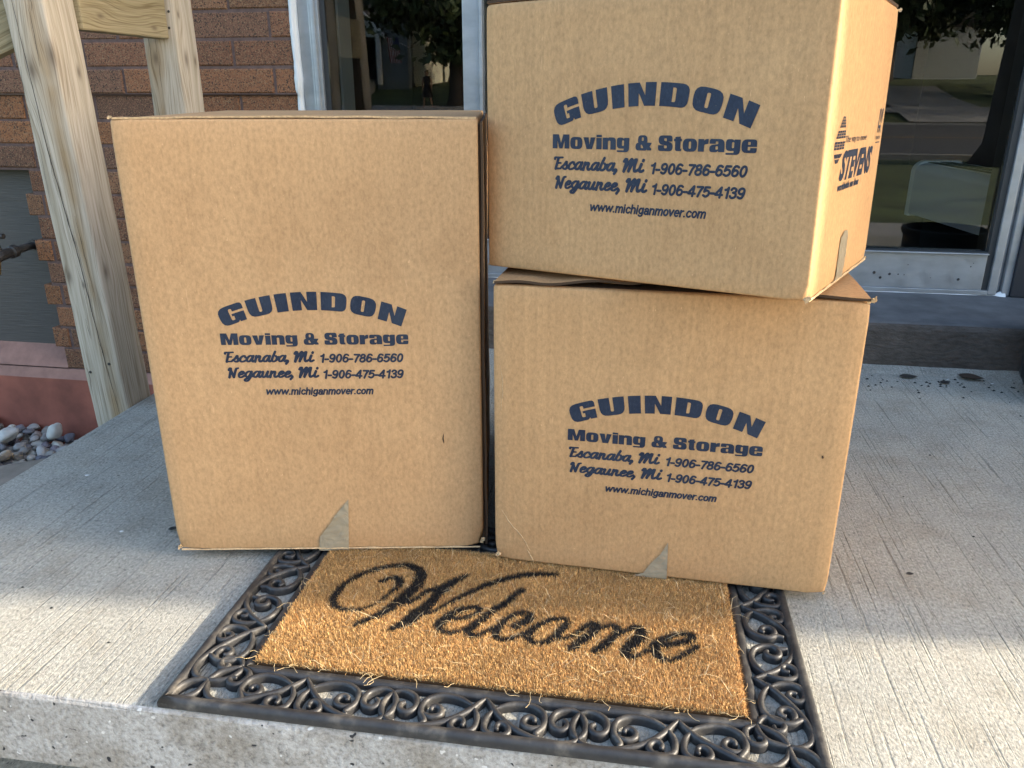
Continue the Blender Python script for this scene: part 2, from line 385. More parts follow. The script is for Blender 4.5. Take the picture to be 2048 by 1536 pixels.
for k in range(-12, 9):
    z0 = .651+k*CRS+JT/2; z1 = .651+(k+1)*CRS-JT/2; y = VW-.012 if k >= 0 else VW
    off = (-1.045+.19) if k % 2 == 0 else (-1.045+.19-BL/2)
    off = -1.235 if k % 2 else -1.235+BL/2
    xe = -1.047; x = off+BL*3
    while x > -3.6:
        a, b = x-BL+JT/2, x-JT/2; x -= BL
        b = min(b, xe)
        xl = -2.035+(.0 if k % 2 else .03)
        if -.30 < (z0+z1)/2 < .418:
            if b < -2.9: pass
            elif b <= xl: continue
            else: a = max(a, xl)
        if b-a < .02: continue
        brick(a, b, z0, z1, y)
me_o = hb(mb, 'brick_wall', BRICK); tone_attr(me_o.data, cols)
mort.box(-2.004, -1.047, VW+.0035, VW+.08, -.267, .651); mort.box(-3.6, -1.047, VW-.0085, VW+.08, .6515, 1.345)
mort.box(-3.6, -2.0045, VW+.0035, VW+.08, .4185, .651); mort.box(-3.6, -2.9, VW+.0035, VW+.08, -.267, .418)
hb(mort, 'mortar_joints', MORTAR)
# plain upper wall, added unseen brick block whose corner throws the shade on the porch
def m_farbrick():
    M = Mat('distant_brick'); M.set(.9, 0, .3); b = M.n('TexBrick'); b.inputs['Scale'].default_value = 1
    b.inputs['Color1'].default_value = (.15, .075, .045, 1); b.inputs['Color2'].default_value = (.12, .065, .045, 1); b.inputs['Mortar'].default_value = (.17, .125, .12, 1)
    b.inputs['Brick Width'].default_value = .245; b.inputs['Row Height'].default_value = .0765; b.inputs['Mortar Size'].default_value = .004
    tc = M.n('TexCoord'); s = M.n('SeparateXYZ'); c = M.n('CombineXYZ'); M.l(tc.outputs['Object'], s.inputs[0])
    M.l(M.math('ADD', s.outputs[0], s.outputs[1]), c.inputs[0]); M.l(s.outputs[2], c.inputs[1]); M.l(c.outputs[0], b.inputs['Vector']); M.color(b.outputs[0]); return M.m
FARB = m_farbrick()
mb = MB(); mb.box(-3.6, -1.047, VW+.003, VW+.3, 1.346, 5.2); mb.box(-1.0468, 1.6, VW+.003, VW+.3, 2.33, 5.2)
mb.box(1.6004, 3.2, VW+.003, VW+.3, -.8, 5.2); mb.box(3.2004, 3.5, 1.204, VW+.3, -.8, 5.2); mb.box(-9, -3.6003, VW+.004, VW+.3, -.8, 5.2)
hb(mb, 'upper_wall_and_shade_block', FARB)
mb = MB(); mb.box(-9.3, 12.3, VW-.25, VW+5, 5.2005, 5.35); hb(mb, 'roof_slab', ROOF)
# foundation
mb = MB()
xs = [-3.6, -1.0]
mb.add([(x, y, z) for x in xs for (y, z) in [(VW+.1, -.2675), (VW-.004, -.2675), (VW-.022, -.300), (VW-.022, -.95), (VW+.1, -.95)]],
       [(0, 1, 6, 5), (1, 2, 7, 6), (2, 3, 8, 7), (3, 4, 9, 8), (0, 4, 3, 2, 1), (5, 6, 7, 8, 9)])
mb.m = [1, 1, 0, 0, 0, 0]
fd = hb(mb, 'foundation', [REDP, PINK])
# boarded basement window with its sloped sill
mb = MB(); mb.box(-2.9, -2.0, VW+.055, VW+.08, -.26, .43); pn = hb(mb, 'window_board', GREYP)
mb = MB(); mb.add([(-2.9, VW-.0045, -.262), (-2.0, VW-.0045, -.262), (-2.0, VW+.055, -.195), (-2.9, VW+.055, -.195)], [(0, 1, 2, 3)]); hb(mb, 'window_sill', PINK)
mb = MB(); mb.box(-2.9, -2.0, VW+.06, VW+.08, .418, .4185); 
# caulk line beside the frame
mb = MB(); zz = np.linspace(-.2, 2.3, 160); prev = None
for i, z in enumerate(zz):
    w = .0085+.0035*mnoise.noise(Vector((z*18, 2, 0)))+.002*mnoise.noise(Vector((z*60, 7, 0))); c = -1.041+.002*mnoise.noise(Vector((z*9, 0, 4)))
    yy = VW-.014 if z > .651 else VW-.004
    mb.v += [(c-w, VW+.02, z), (c-w*.8, yy, z), (c+w*.6, yy-.002, z), (c+w, VW+.02, z)]
for i in range(len(zz)-1):
    a = i*4
    for k in range(3): mb.f.append((a+k, a+k+1, a+k+5, a+k+4)); mb.m.append(0)
hb(mb, 'caulk_line', CAULK, smooth=True)
# ---- glazed entrance
ent = bpy.data.objects.new('entrance', None); link(ent, house)
def eb(mb, name, mats, **k):
    o = mb.build(name, mats, **k); o.location = -HX; o.parent = ent; return o
YF = VW+.0; TOPZ = 2.3
mb = MB()
mb.box(-1.033, -.9935, YF+.012, YF+.12, .1215, TOPZ)                # left jamb: flat, ridge
mb.box(-.993, -.9625, YF-.008, YF+.11, .1215, TOPZ); mb.box(-.9835, -.972, YF-.014, YF-.0085, .122, TOPZ)
mb.box(-.5425, -.4935, YF-.002, YF+.11, .1215, TOPZ); mb.box(-.493, -.483, YF-.012, YF+.11, .1215, TOPZ)   # mullion
mb.box(-.962, -.543, YF+.0, YF+.1, .1215, .236)                     # sidelight bottom
mb.box(.9555, .978, YF-.006, YF+.11, .1215, TOPZ); mb.box(.9785, .989, YF+.006, YF+.11, .1215, TOPZ); mb.box(.9895, 1.0105, YF-.01, YF+.11, .1215, TOPZ)
mb.box(-1.033, 1.0105, YF-.012, YF+.115, TOPZ+.0005, TOPZ+.03)
eb(mb, 'frame', ALU, bevel=.003)
mb = MB(); mb.box(-.4825, .9385, YF-.002, YF+.08, .1345, .2335); mb.box(-.4825, .9385, YF-.011, YF+.06, .234, .2385); mb.box(-.4825, .955, YF-.006, YF+.08, .1218, .134)
eb(mb, 'bottom_rail', ALU, bevel=.0015)
mb = MB(); mb.box(.939, .955, YF+.002, YF+.09, .1345, TOPZ); mb.box(-.962, -.9468, YF+.004, YF+.09, .2365, TOPZ); mb.box(-.482, .9385, YF-.003, YF+.02, .2387, .2415)
eb(mb, 'gasket', GASKET)
mb = MB(); mb.box(-.9466, -.5428, YF+.006, YF+.010, .2363, TOPZ-.001); eb(mb, 'glass_pane', GLASS)
mb = MB(); mb.box(-.4823, .9388, YF+.020, YF+.024, .2417, TOPZ-.001); eb(mb, 'glass_pane', GLASS)
for (x, z, r) in ((.6665, .161, .004), (.874, .163, .004), (.648, .175, .0045), (.690, .172, .004)):
    mb = MB(); mb.tube([(x, YF-.0018, z), (x, YF-.0042, z)], [r, r*.7], 10); eb(mb, 'screw', IRON)
for x, z, r in ((.713, .172, .0022), (.729, .171, .0015), (.735, .2, .0014), (.9, .2, .002), (.80, .165, .0012), (.905, .21, .0012)):
    mb = MB(); mb.tube([(x, YF-.0022, z), (x, YF-.003, z)], [r, r*.8], 7); eb(mb, 'rust_spot', IRON)
mb = MB(); mb.box(1.0110, 1.6, YF-.02, YF+.1, .1235, TOPZ+.03); eb(mb, 'side_panel', BRONZE)
mb = MB(); xs = np.linspace(-.48, 1.0, 140)                          # caulk bead under the rail
for x in xs:
    h = .002+.002*mnoise.noise(Vector((x*16, 0, 2)))+.002*mnoise.noise(Vector((x*60, 0, 9)))+(.006*max(0, 1-abs(x-.995)/.02))
    w = .006+.004*mnoise.noise(Vector((x*12, 4, 2)))+(.016*max(0, 1-abs(x-.995)/.02))
    mb.v += [(x, YF, .121+h*1.8), (x, YF-w*.5, .121+h*1.5), (x, YF-w, .1205)]
for i in range(len(xs)-1):
    a = i*3; mb.f += [(a, a+1, a+4, a+3), (a+1, a+2, a+5, a+4)]; mb.m += [0, 0]
eb(mb, 'sill_caulk', CAULK, smooth=True)
# interior
mb = MB(); mb.box(-.9600, -.9475, YF+.1105, YF+.21, .1215, TOPZ); eb(mb, 'reveal', REVEAL)
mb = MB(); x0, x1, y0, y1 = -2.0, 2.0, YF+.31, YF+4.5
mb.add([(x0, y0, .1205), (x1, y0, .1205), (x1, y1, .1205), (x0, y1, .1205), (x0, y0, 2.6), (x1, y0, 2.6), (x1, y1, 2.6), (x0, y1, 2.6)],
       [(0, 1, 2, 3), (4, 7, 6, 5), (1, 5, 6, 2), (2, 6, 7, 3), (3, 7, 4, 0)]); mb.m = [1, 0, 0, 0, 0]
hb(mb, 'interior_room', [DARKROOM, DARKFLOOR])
# wall convector inside
hea = empty('wall_heater', (.995, 2.66, .1215), (0, 0, R(98.8))); tag(hea, 'cream metal heater cabinet with rounded top edge seen through the door glass', 'heater')
def hprof(x0, x1, d0, z0, z1, r):
    out = [(0, z0)]+[(-r+r*math.cos(a), z1-r+r*math.sin(a)) for a in np.linspace(0, math.pi/2, 8)]+[(-d0, z1), (-d0, z0)]; n = len(out); mb = MB()
    mb.add([(x0, y, z) for y, z in out]+[(x1, y, z) for y, z in out], [tuple(range(n)), tuple(range(2*n-1, n-1, -1))]+[(i, i+n, (i+1) % n+n, (i+1) % n) for i in range(n)]); return mb
hprof(-.25, .455, .15, .127, .300, .03).build('cabinet', simple('grey_enamel', (.60, .65, .74), .45), hea)
mb = MB(); mb.box(-.24, .455, -.148, -.03, .3003, .3033); mb.build('top_trim', CREAM, hea)
hprof(.456, .485, .16, .118, .309, .04).build('end_cap', CREAM, hea)
mb = MB(); mb.box(-.2, .45, -.062, -.036, .3036, .3056); mb.box(-.2, .45, -.118, -.080, .3036, .3056); mb.build('grille', GASKET, hea)
mb = MB(); mb.box(-.2, .44, -.14, -.05, 0, .1265); mb.build('plinth', GASKET, hea)

# outdoor tap on the window board
tap = empty('outdoor_tap', (-2.075, 2.449, .165)); tag(tap, 'old iron garden tap with brass spout on the grey boarded window', 'tap')
mb = MB(); mb.tube([(0, 0, 0), (.004, -.1, -.004)], .0125, 14); mb.tube([(.001, -.012, 0), (.001, -.02, 0)], .018, 14); mb.build('pipe', IRON, tap, smooth=False)
mb = MB(); mb.tube([(.004, -.1, -.004), (.004, -.104, -.004), (.005, -.125, -.005), (.005, -.129, -.005)], [.014, .022, .022, .014], 8); mb.tube([(.005, -.129, -.005), (.006, -.175, -.008), (.006, -.21, -.02)], [.016, .018, .013], 12); mb.build('valve_body', IRON, tap)
mb = MB(); mb.tube([(.006, -.19, -.014), (.006, -.205, -.05), (.006, -.208, -.062)], [.012, .015, .015], 14); mb.build('spout', BRASS, tap)
mb = MB(); mb.tube([(.005, -.165, .0), (.005, -.18, .055)], .006, 8); mb.tube([(-.03, -.18, .058), (.04, -.18, .058)], .009, 8); mb.build('handle', IRON, tap)

# ------------------------------------------------------------------ pebbles
pbase = (-1.11, -3.2, 1.0, 2.375)
vs = []; fs = []; pc = []
bm = bmesh.new(); bmesh.ops.create_icosphere(bm, subdivisions=3, radius=1); bv = np.array([v.co[:] for v in bm.verts]); bf = np.array([[v.index for v in f.verts] for f in bm.faces]); bm.free()
PALS = [(.30, .28, .25), (.42, .40, .35), (.16, .155, .16), (.22, .20, .17), (.27, .20, .16), (.36, .34, .31), (.11, .11, .125), (.48, .45, .38), (.2, .17, .18)]
placed = []
def pebble(x, y, z, s, col=None, flat=.62):
    global vs
    q = Matrix.Rotation(random.uniform(0, 6.28), 3, 'Z') @ Matrix.Rotation(random.gauss(0, .3), 3, 'X') @ Matrix.Rotation(random.gauss(0, .3), 3, 'Y')
    off = random.uniform(0, 90); P = bv.copy()
    ns = np.array([mnoise.noise(Vector((p[0]*1.1+off, p[1]*1.1, p[2]*1.1))) for p in bv]); P *= (1+.42*ns)[:, None]
    P = np.sign(P)*np.abs(P)**.92
    P *= np.array([s, s*random.uniform(.62, .95), s*flat*random.uniform(.75, 1.1)])
    P = P @ np.array(q).T + np.array([x, y, z])
    n0 = sum(len(a) for a in vs); vs.append(P); fs.append(bf+n0)
    c = np.array(col or random.choice(PALS))*random.uniform(.75, 1.2)
    k = 1+.22*np.array([mnoise.noise(Vector((p[0]*60, p[1]*60, p[2]*60))) for p in P])
    pc.append(np.concatenate([c[None, :]*k[:, None], np.ones((len(P), 1))], 1))
for layer in range(3):
    for i in range(2400):
        x = random.uniform(-2.9, -1.10); y = random.uniform(1.15, 2.36); s = random.uniform(.012, .027)
        if any((x-a)**2+(y-b)**2 < (.66*(s+c))**2 for a, b, c, l in placed if l == layer): continue
        heap = max(0, (-1.98-x))*.16+max(0, .02*mnoise.noise(Vector((x*4, y*4, 0))))
        placed.append((x, y, s, layer)); pebble(x, y, -.565+layer*.022+heap+s*.3, s)
pebble(-2.15, 2.22, -.462, .036, (.5, .47, .41), .75); pebble(-2.0, 2.27, -.455, .031, (.42, .41, .36), .9); pebble(-2.06, 2.10, -.475, .03, (.33, .3, .25), .6)
V = np.concatenate(vs); F = np.concatenate(fs); me = bpy.data.meshes.new('pebbles'); me.from_pydata(V.tolist(), [], F.tolist())
me.polygons.foreach_set('use_smooth', [True]*len(me.polygons)); me.materials.append(m_attr('river_stone', .6, .4).m); tone_attr(me, np.concatenate(pc))
tag(link(bpy.data.objects.new('pebbles', me)), 'grey and tan rounded river pebbles beside the concrete porch', 'pebbles', kind='stuff')
mb = MB(); mb.add([(-3.2, .8, -.63), (-1.1, .8, -.63), (-1.1, 2.38, -.63), (-3.2, 2.38, -.63)], [(0, 1, 2, 3)]); tag(mb.build('soil', simple('dark_soil', (.03, .026, .022), .95)), kind='structure')

# ------------------------------------------------------------------ wooden railing
rail = empty('wooden_railing', (-1.16, 1.53, -.78)); tag(rail, 'weathered grey wooden porch railing with square posts behind the tall box', 'railing')
def post(cx, cy, h, mat, tilt=0, w=.0445):
    mb = MB(); zs = np.linspace(0, h, 60); sec = []
    for i in range(4):
        for a in (0, .5, 1): 
            ang = i*math.pi/2+a*math.pi/2; sec.append((math.cos(ang), math.sin(ang)))
    r = .006; ring = []
    for cxs, cys in ((1, -1), (1, 1), (-1, 1), (-1, -1)):
        for a in np.linspace(-.5, .5, 4):
            base = math.atan2(cys, cxs); ring.append((cxs*(w-r)+r*math.cos(base+a*math.pi/2), cys*(w-r)+r*math.sin(base+a*math.pi/2)))
    n = len(ring)
    for z in zs:
        for k, (x, y) in enumerate(ring):
            d = .0018*mnoise.noise(Vector((x*20, y*20, z*3)))+.0008*mnoise.noise(Vector((x*60, y*60, z*14)))
            mb.v.append((x*(1+d/w), y*(1+d/w), z))
    for i in range(len(zs)-1):
        for k in range(n):
            k2 = (k+1) % n; mb.f.append((i*n+k, i*n+k2, (i+1)*n+k2, (i+1)*n+k)); mb.m.append(0)
    mb.f.append(tuple(range((len(zs)-1)*n, len(zs)*n))); mb.m.append(0)
    # texture origin on the porch level: geometry is shifted so that object z=0 is the porch top
    mb.v = [(x, y, z-.78) for x, y, z in mb.v]
    o = mb.build('post', mat, smooth=True); o.parent = rail; o.location = Vector((cx, cy, 0))-Vector(rail.location); o.rotation_euler = (0, tilt, 0); return o
p1 = post(-1.1595, 1.5345, 2.0, WOOD_A, R(-1.9)); p2 = post(-1.1595, 1.9305, 2.0, WOOD_B)
def crack(parent, pts, wid, y):
    mb = MB(); P = cr(pts, 10); n = len(P)
    for i, (x, z) in enumerate(P):
        w = wid*(.35+.65*math.sin(math.pi*i/(n-1)))*(.8+.5*mnoise.noise(Vector((z*50, 1, 0)))); x += .0016*mnoise.noise(Vector((z*26, 3, 0)))+.0008*mnoise.noise(Vector((z*90, 3, 5)))
        mb.v += [(x-w, y, z), (x+w, y, z)]
    for i in range(n-1): mb.f.append((2*i, 2*i+1, 2*i+3, 2*i+2)); mb.m.append(0)
    o = mb.build('crack', CRACK, parent); return o
crack(p1, [(-.022, 1.0), (-.020, .80), (-.0165, .66), (-.013, .54), (-.004, .42), (.002, .34), (.006, .24), (.010, .14), (.016, .05), (.020, -.02)], .0011, -.0463)
crack(p1, [(.015, .42), (.018, .33), (.021, .26)], .0006, -.0463)
rk = random.Random(5)
for pp in (p1, p2):
    for q in range(13):
        x = rk.uniform(-.036, .036); z = rk.uniform(.0, .95); L = rk.uniform(.03, .13)
        crack(pp, [(x, z), (x+rk.uniform(-.003, .003), z+L*.5), (x+rk.uniform(-.005, .005), z+L)], rk.uniform(.0003, .0006), -.0464)
for pp, x, z in ((p2, .034, .835), (p2, .03, .80), (p1, -.03, .08), (p1, .02, .1)):
    mb = MB(); mb.tube([(x, -.0455, z), (x, -.0468, z)], [.0032, .0028], 9); mb.build('nail', IRON, pp)
mb = MB(); mb.box(-.019, .019, 0, .306, 0, .14); o = mb.build('rail', WOOD_C, rail, bevel=.004); o.location = Vector((-1.152, 1.580, .776))-Vector(rail.location)
WOOD_C_co = None
mb = MB(); mb.box(-.62, 0, -.019, .019, -.07, .07); o = mb.build('brace', WOOD_D, rail, bevel=.004); o.location = Vector((-1.215, 1.55, .835))-Vector(rail.location); o.rotation_euler = (0, R(-24), R(18))

# ------------------------------------------------------------------ lettering
def to2d(splines_list):
    """list of groups; every group is a list of closed point lists (outer first, then holes). Returns verts, faces."""
    V = []; F = []
    for grp in splines_list:
        cu = bpy.data.curves.new('tmp', 'CURVE'); cu.dimensions = '2D'; cu.fill_mode = 'BOTH'
        for pts in grp:
            sp = cu.splines.new('POLY'); sp.points.add(len(pts)-1); sp.use_cyclic_u = True
            for i, (x, y) in enumerate(pts): sp.points[i].co = (x, y, 0, 1)
        o = bpy.data.objects.new('tmp', cu); COL.objects.link(o); bpy.context.view_layer.update()
        me = bpy.data.meshes.new_from_object(o.evaluated_get(bpy.context.evaluated_depsgraph_get()))
        n = len(V); V += [(v.co.x, v.co.y) for v in me.vertices]; F += [tuple(i+n for i in p.vertices) for p in me.polygons]
        bpy.data.objects.remove(o); bpy.data.curves.remove(cu); bpy.data.meshes.remove(me)
    return V, F
def rnd(poly, n=4):
    """poly: (x, y) or (x, y, r) corners -> rounded outline"""
    out = []; m = len(poly)
    for i, p in enumerate(poly):
        r = p[2] if len(p) > 2 else 0
        c = Vector(p[:2]); a = Vector(poly[i-1][:2]); b = Vector(poly[(i+1) % m][:2])
        if r <= 0: out.append(tuple(c)); continue
        u = (a-c).normalized(); v = (b-c).normalized(); d = min(r, (a-c).length*.499, (b-c).length*.499)
        A, B = c+u*d, c+v*d
        for k in range(n+1):
            t = k/n; out.append(tuple(A*(1-t)**2+c*2*t*(1-t)+B*t*t))
    return out
def rr(x0, y0, x1, y1, r): return rnd([(x0, y0, r), (x1, y0, r), (x1, y1, r), (x0, y1, r)])
H1 = 26.0
BIG = {
 'I': (16.5, [[(0, 0), (16.5, 0), (16.5, H1), (0, H1)]]),
 'N': (35, [[(0, 0), (13.3, 0), (13.3, 14.5), (20.8, 0), (35, 0), (35, H1), (21.7, H1), (21.7, 11.5), (14.2, H1), (0, H1)]]),
 'U': (34.5, [rnd([(0, H1), (0, 0, 11), (34.5, 0, 11), (34.5, H1), (19.6, H1), (19.6, 5.5, 2), (15, 5.5, 2), (15, H1)])]),
 'D': (35, [rnd([(0, 0), (35, 0, 9), (35, H1, 9), (0, H1)]), rnd([(15, 5.2), (19.4, 5.2, 2), (19.4, H1-5.2, 2), (15, H1-5.2)])]),
 'O': (35, [rr(0, -.4, 35, H1+.4, 11), rr(15.2, 4.8, 19.6, H1-4.8, 2)]),
 'G': (36, [rnd([(36, 16.8), (36, H1+.4, 10), (0, H1+.4, 11), (0, -.4, 11), (23.5, -.4, 5), (26, 2.6), (26.8, 0), (36, 0), (36, 13.6), (17.8, 13.6), (17.8, 10.2), (20.4, 10.2), (20.4, 4.8, 1), (15.4, 4.8, 2), (15.4, H1-4.8, 2), (20, H1-4.8, 2), (20, 16.8)])]),
}
XH, CH = 13.4, 16.4
MID = {
 'M': (24.6, [[[(0, 0), (7, 0), (7, 9), (10, 0), (14.6, 0), (17.6, 9), (17.6, 0), (24.6, 0), (24.6, CH), (15.6, CH), (12.3, 6.5), (9, CH), (0, CH)]]]),
 'o': (17.6, [[rr(0, -.3, 17.6, XH+.3, 6), rr(7.3, 2.9, 10.3, XH-2.9, 1.3)]]),
 'v': (17, [[[(4.6, 0), (12.4, 0), (17, XH), (10.2, XH), (8.6, 5), (7.4, XH), (0, XH)]]]),
 'i': (7.5, [[[(0, 0), (7.5, 0), (7.5, 12.9), (0, 12.9)]], [[(0, 13.7), (7.5, 13.7), (7.5, CH), (0, CH)]]]),
 'n': (18.4, [[rnd([(0, 0), (7.4, 0), (7.4, 9.9, 1.2), (10.9, 9.9, 1.2), (10.9, 0), (18.4, 0), (18.4, XH+.3, 4.5), (8.2, XH+.3, 2), (7.2, XH-1), (7.0, XH), (0, XH)])]]),
 'g': (17, [[rnd([(.3, -.6), (.3, -2.6, 3), (17, -2.6, 5), (17, XH), (10.2, XH), (9.6, XH-.9), (7.4, XH+.3, 2), (0, XH+.3, 5), (0, 1.4, 5), (9.6, 1.4), (9.6, -.6)]), rr(7.2, 4.4, 9.8, 10.6, 1.1)]]),
 'S': (18.6, [[rnd([(18, 10.2), (18, CH+.3, 6), (.4, CH+.3, 6), (.4, 7.2, 5), (11.2, 5.6, 1), (11.2, 2.8, 1.2), (7.6, 2.8, 1.2), (7.6, 6), (0, 6), (0, -.3, 6), (18.6, -.3, 6), (18.6, 9, 5), (7.6, 11, 1), (7.6, 13.6, 1.2), (10.8, 13.6, 1.2), (10.8, 10.2)])]]),
 't': (9.9, [[rnd([(1.6, XH), (0, XH), (0, 10.6), (1.6, 10.6), (1.6, 0, 3), (9.6, 0), (9.6, 2.6), (8.4, 2.6), (8.4, 10.6), (9.9, 10.6), (9.9, XH), (8.4, XH), (8.4, 15.8), (1.6, 15.2)])]]),
 'r': (12.4, [[rnd([(0, 0), (7.4, 0), (7.4, 7.6, 1.5), (12.4, 8.4), (12.4, XH+.2), (9.2, XH+.2, 2), (7.2, XH-1.8), (7.0, XH), (0, XH)])]]),
 'a': (18, [[rnd([(0, 8.6), (7.4, 8.6), (7.4, 11, .6), (10.3, 11, .6), (10.3, 8.3), (0, 7, 4), (0, -.3, 5), (8.6, -.3, 2), (10.6, 1.2), (10.9, 0), (18, 0), (18, XH+.3, 6), (0, XH+.3, 6)]), rr(7.3, 2.5, 10.3, 6.1, 1)]]),
 'e': (17.6, [[rnd([(17.6, 6.1), (17.6, XH+.3, 6), (0, XH+.3, 6), (0, -.3, 6), (17.6, -.3, 6), (17.6, 4.9), (10.2, 4.9), (10.2, 2.5, .8), (7.3, 2.5, .8), (7.3, 6.1)]), rr(7.3, 8, 10.2, 11, .8)]]),
 '&': (21, [[rnd([(3, CH+.2, 5), (3, 6.8, 4), (15.5, 6.8, 4), (15.5, CH+.2, 5)]), rr(8, 10.4, 10.6, 14.2, 1)], [rnd([(0, 8.4, 4.5), (0, -.3, 4.5), (13.5, -.3, 3), (15, .9), (16, 0), (21, 0), (21, 2.2), (18.6, 4), (21, 7.4), (21, 8.6), (13, 8.6)]), rnd([(7, 2.4, 1), (10.6, 2.4, 1), (8.4, 6.2, .6), (7, 6.2, 1)])]]),
}
def densify(pts, step=3.0):
    out = []
    for i, p in enumerate(pts):
        q = pts[(i+1) % len(pts)]; L = math.dist(p, q); k = max(1, int(L/step))
        for j in range(k): out.append((p[0]+(q[0]-p[0])*j/k, p[1]+(q[1]-p[1])*j/k))
    return out
def arch_word():
    ws = [BIG[c][0] for c in 'GUINDON']; gap = 5.4; tot = sum(ws)+gap*6; x = -tot/2; groups = []
    Rr, cx, ztop = 352.0, 228.5, 368.6
    for c, w in zip('GUINDON', ws):
        g = []
        for pts in BIG[c][1]:
            o = []
            for px, py in densify(pts):
                a = (x+px)/Rr; rad = Rr+py*.965
                o.append((cx+rad*math.sin(a)*.94+.4, ztop-Rr+rad*math.cos(a)))
            g.append(o)
        groups.append(g); x += w+gap
    return groups
def mid_line():
    s = 'Moving & Storage'; gaps = {' ': 8.0}; x = 0; items = []
    for c in s:
        if c == ' ': x += 7.2; continue
        w, gl = MID[c]; items.append((x, gl)); x += w+1.35
    k = 254/(x-1.35)
    return [[[(102.8+(x0+px)*k, 320.3+py) for px, py in pts] for pts in g] for x0, gl in items for g in gl]
SCR = {
 'a': (1.12, [[(.88, .82), (.55, 1.0), (.2, .7), (.1, .3), (.3, .02), (.6, .2), (.92, .95)], [(.92, .95), (.82, .35), (.95, .0), (1.2, .2)]]),
 'c': (.93, [[(.8, .72), (.62, 1.0), (.25, .75), (.12, .3), (.35, .0), (.75, .12), (1.02, .35)]]),
 's': (.82, [[(-.1, .2), (.25, .55), (.5, 1.02), (.55, .7), (.7, .3), (.5, .0), (.2, .1)], [(.62, .1), (.9, .3)]]),
 'n': (1.12, [[(.22, .95), (.12, .0)], [(.2, .55), (.5, .95), (.72, .85), (.66, .3), (.82, .0), (1.15, .22)]]),
 'b': (.98, [[(.45, 1.65), (.25, .9), (.14, .3), (.35, .0), (.7, .2), (.78, .65), (.62, .9)], [(.62, .9), (.8, .75), (1.02, .8)]]),
 'e': (.88, [[(.15, .42), (.55, .55), (.72, .85), (.48, 1.0), (.18, .65), (.18, .15), (.45, .0), (.95, .32)]]),
 'g': (1.12, [[(.88, .82), (.55, 1.0), (.2, .7), (.14, .35), (.35, .08), (.65, .25), (.92, .95)], [(.92, .95), (.78, -.1), (.45, -.62), (.1, -.5), (.4, -.15), (1.15, .2)]]),
 'u': (1.14, [[(.05, .85), (.22, .92), (.16, .3), (.35, .0), (.62, .2), (.86, .95)], [(.86, .95), (.76, .35), (.9, .0), (1.18, .22)]]),
 'i': (.62, [[(.24, .95), (.14, .3), (.3, .0), (.6, .2)], [(.34, 1.38), (.36, 1.46)]]),
 'E': (1.05, [[(.36, 1.5), (.22, .02)], [(-.12, 1.38), (-.05, 1.56), (.4, 1.55), (.95, 1.58)], [(.3, .8), (.8, .82)], [(.2, .03), (.9, .06)]]),
 'M': (1.75, [[(.0, 1.25), (.15, 1.55), (.28, 1.35), (.2, .0)], [(.25, .25), (.5, 1.0), (.85, 1.58), (.8, .9), (.72, .05)], [(.76, .25), (1.0, 1.0), (1.32, 1.55), (1.28, .6), (1.42, .02), (1.75, .25)]]),
 'N': (1.3, [[(.0, 1.25), (.15, 1.55), (.28, 1.35), (.18, .0)], [(.24, 1.4), (.5, .7), (.78, .04)], [(.78, .04), (.88, .9), (1.0, 1.45), (1.25, 1.56)]]),
 ',': (.5, [[(.2, .14), (.22, .0), (.02, -.38)]]),
}
def pen(pts, w, n=6):
    P = cr(pts, n) if len(pts) > 2 else np.array([np.array(pts[0])*(1-t)+np.array(pts[1])*t for t in np.linspace(0, 1, 4)])
    T = np.gradient(P, axis=0); T /= np.maximum(np.linalg.norm(T, axis=1), 1e-9)[:, None]; Nn = np.stack([-T[:, 1], T[:, 0]], 1)
    ws = w*(.62+.38*np.abs(T[:, 1])) if not hasattr(w, '__len__') else np.interp(np.linspace(0, 1, len(P)), np.linspace(0, 1, len(w)), w)
    return P, Nn, ws
def ribbon(P, Nn, ws, cap=True):
    Lf = P+Nn*ws[:, None]/2; Rt = P-Nn*ws[:, None]/2; V = []; F = []
    for a, b in zip(Lf, Rt): V += [tuple(a), tuple(b)]
    for i in range(len(P)-1): F.append((2*i, 2*i+1, 2*i+3, 2*i+2))
    if cap:
        for e, sgn in ((0, 1), (len(P)-1, -1)):
            c = P[e]; n0 = len(V); a0 = math.atan2(*(Nn[e][::-1]))
            V.append(tuple(c)); ring = []
            for k in range(7):
                a = a0+sgn*math.pi*k/6; ring.append(len(V)); V.append((c[0]+ws[e]/2*math.cos(a), c[1]+ws[e]/2*math.sin(a)))
            for k in range(6): F.append((n0, ring[k], ring[k+1]))
    return V, F
def script(txt, x0, x1, z0, xh, w):
    x = 0; st = []
    for c in txt:
        wd, ss = SCR[c]
        for s_ in ss: st.append([((x+px+.17*py), py) for px, py in s_])
        x += wd
    k = (x1-x0)/x; out = []
    for s_ in st: out.append(ribbon(*pen([(x0+px*k, z0+py*xh) for px, py in s_], w)))
    return out
def font_line(txt, x0, x1, z0, h, shear=.2, off=.02, ref=None):
    cu = bpy.data.curves.new('tmp', 'FONT'); cu.body = txt; cu.shear = shear; cu.offset = off; cu.resolution_u = 3; cu.size = 1
    o = bpy.data.objects.new('tmp', cu); COL.objects.link(o); bpy.context.view_layer.update()
    me = bpy.data.meshes.new_from_object(o.evaluated_get(bpy.context.evaluated_depsgraph_get()))
    P = np.array([v.co[:2] for v in me.vertices]); F = [tuple(p.vertices) for p in me.polygons]
    bpy.data.objects.remove(o); bpy.data.curves.remove(cu); bpy.data.meshes.remove(me)
    mn, mx = P[:, 0].min(), P[:, 0].max(); hh = ref or (P[:, 1].max()-max(0, P[:, 1].min()))
    X = x0+(P[:, 0]-mn)/(mx-mn)*(x1-x0); Z = z0+P[:, 1]*h/hh
    return [(list(zip(X, Z)), F)]
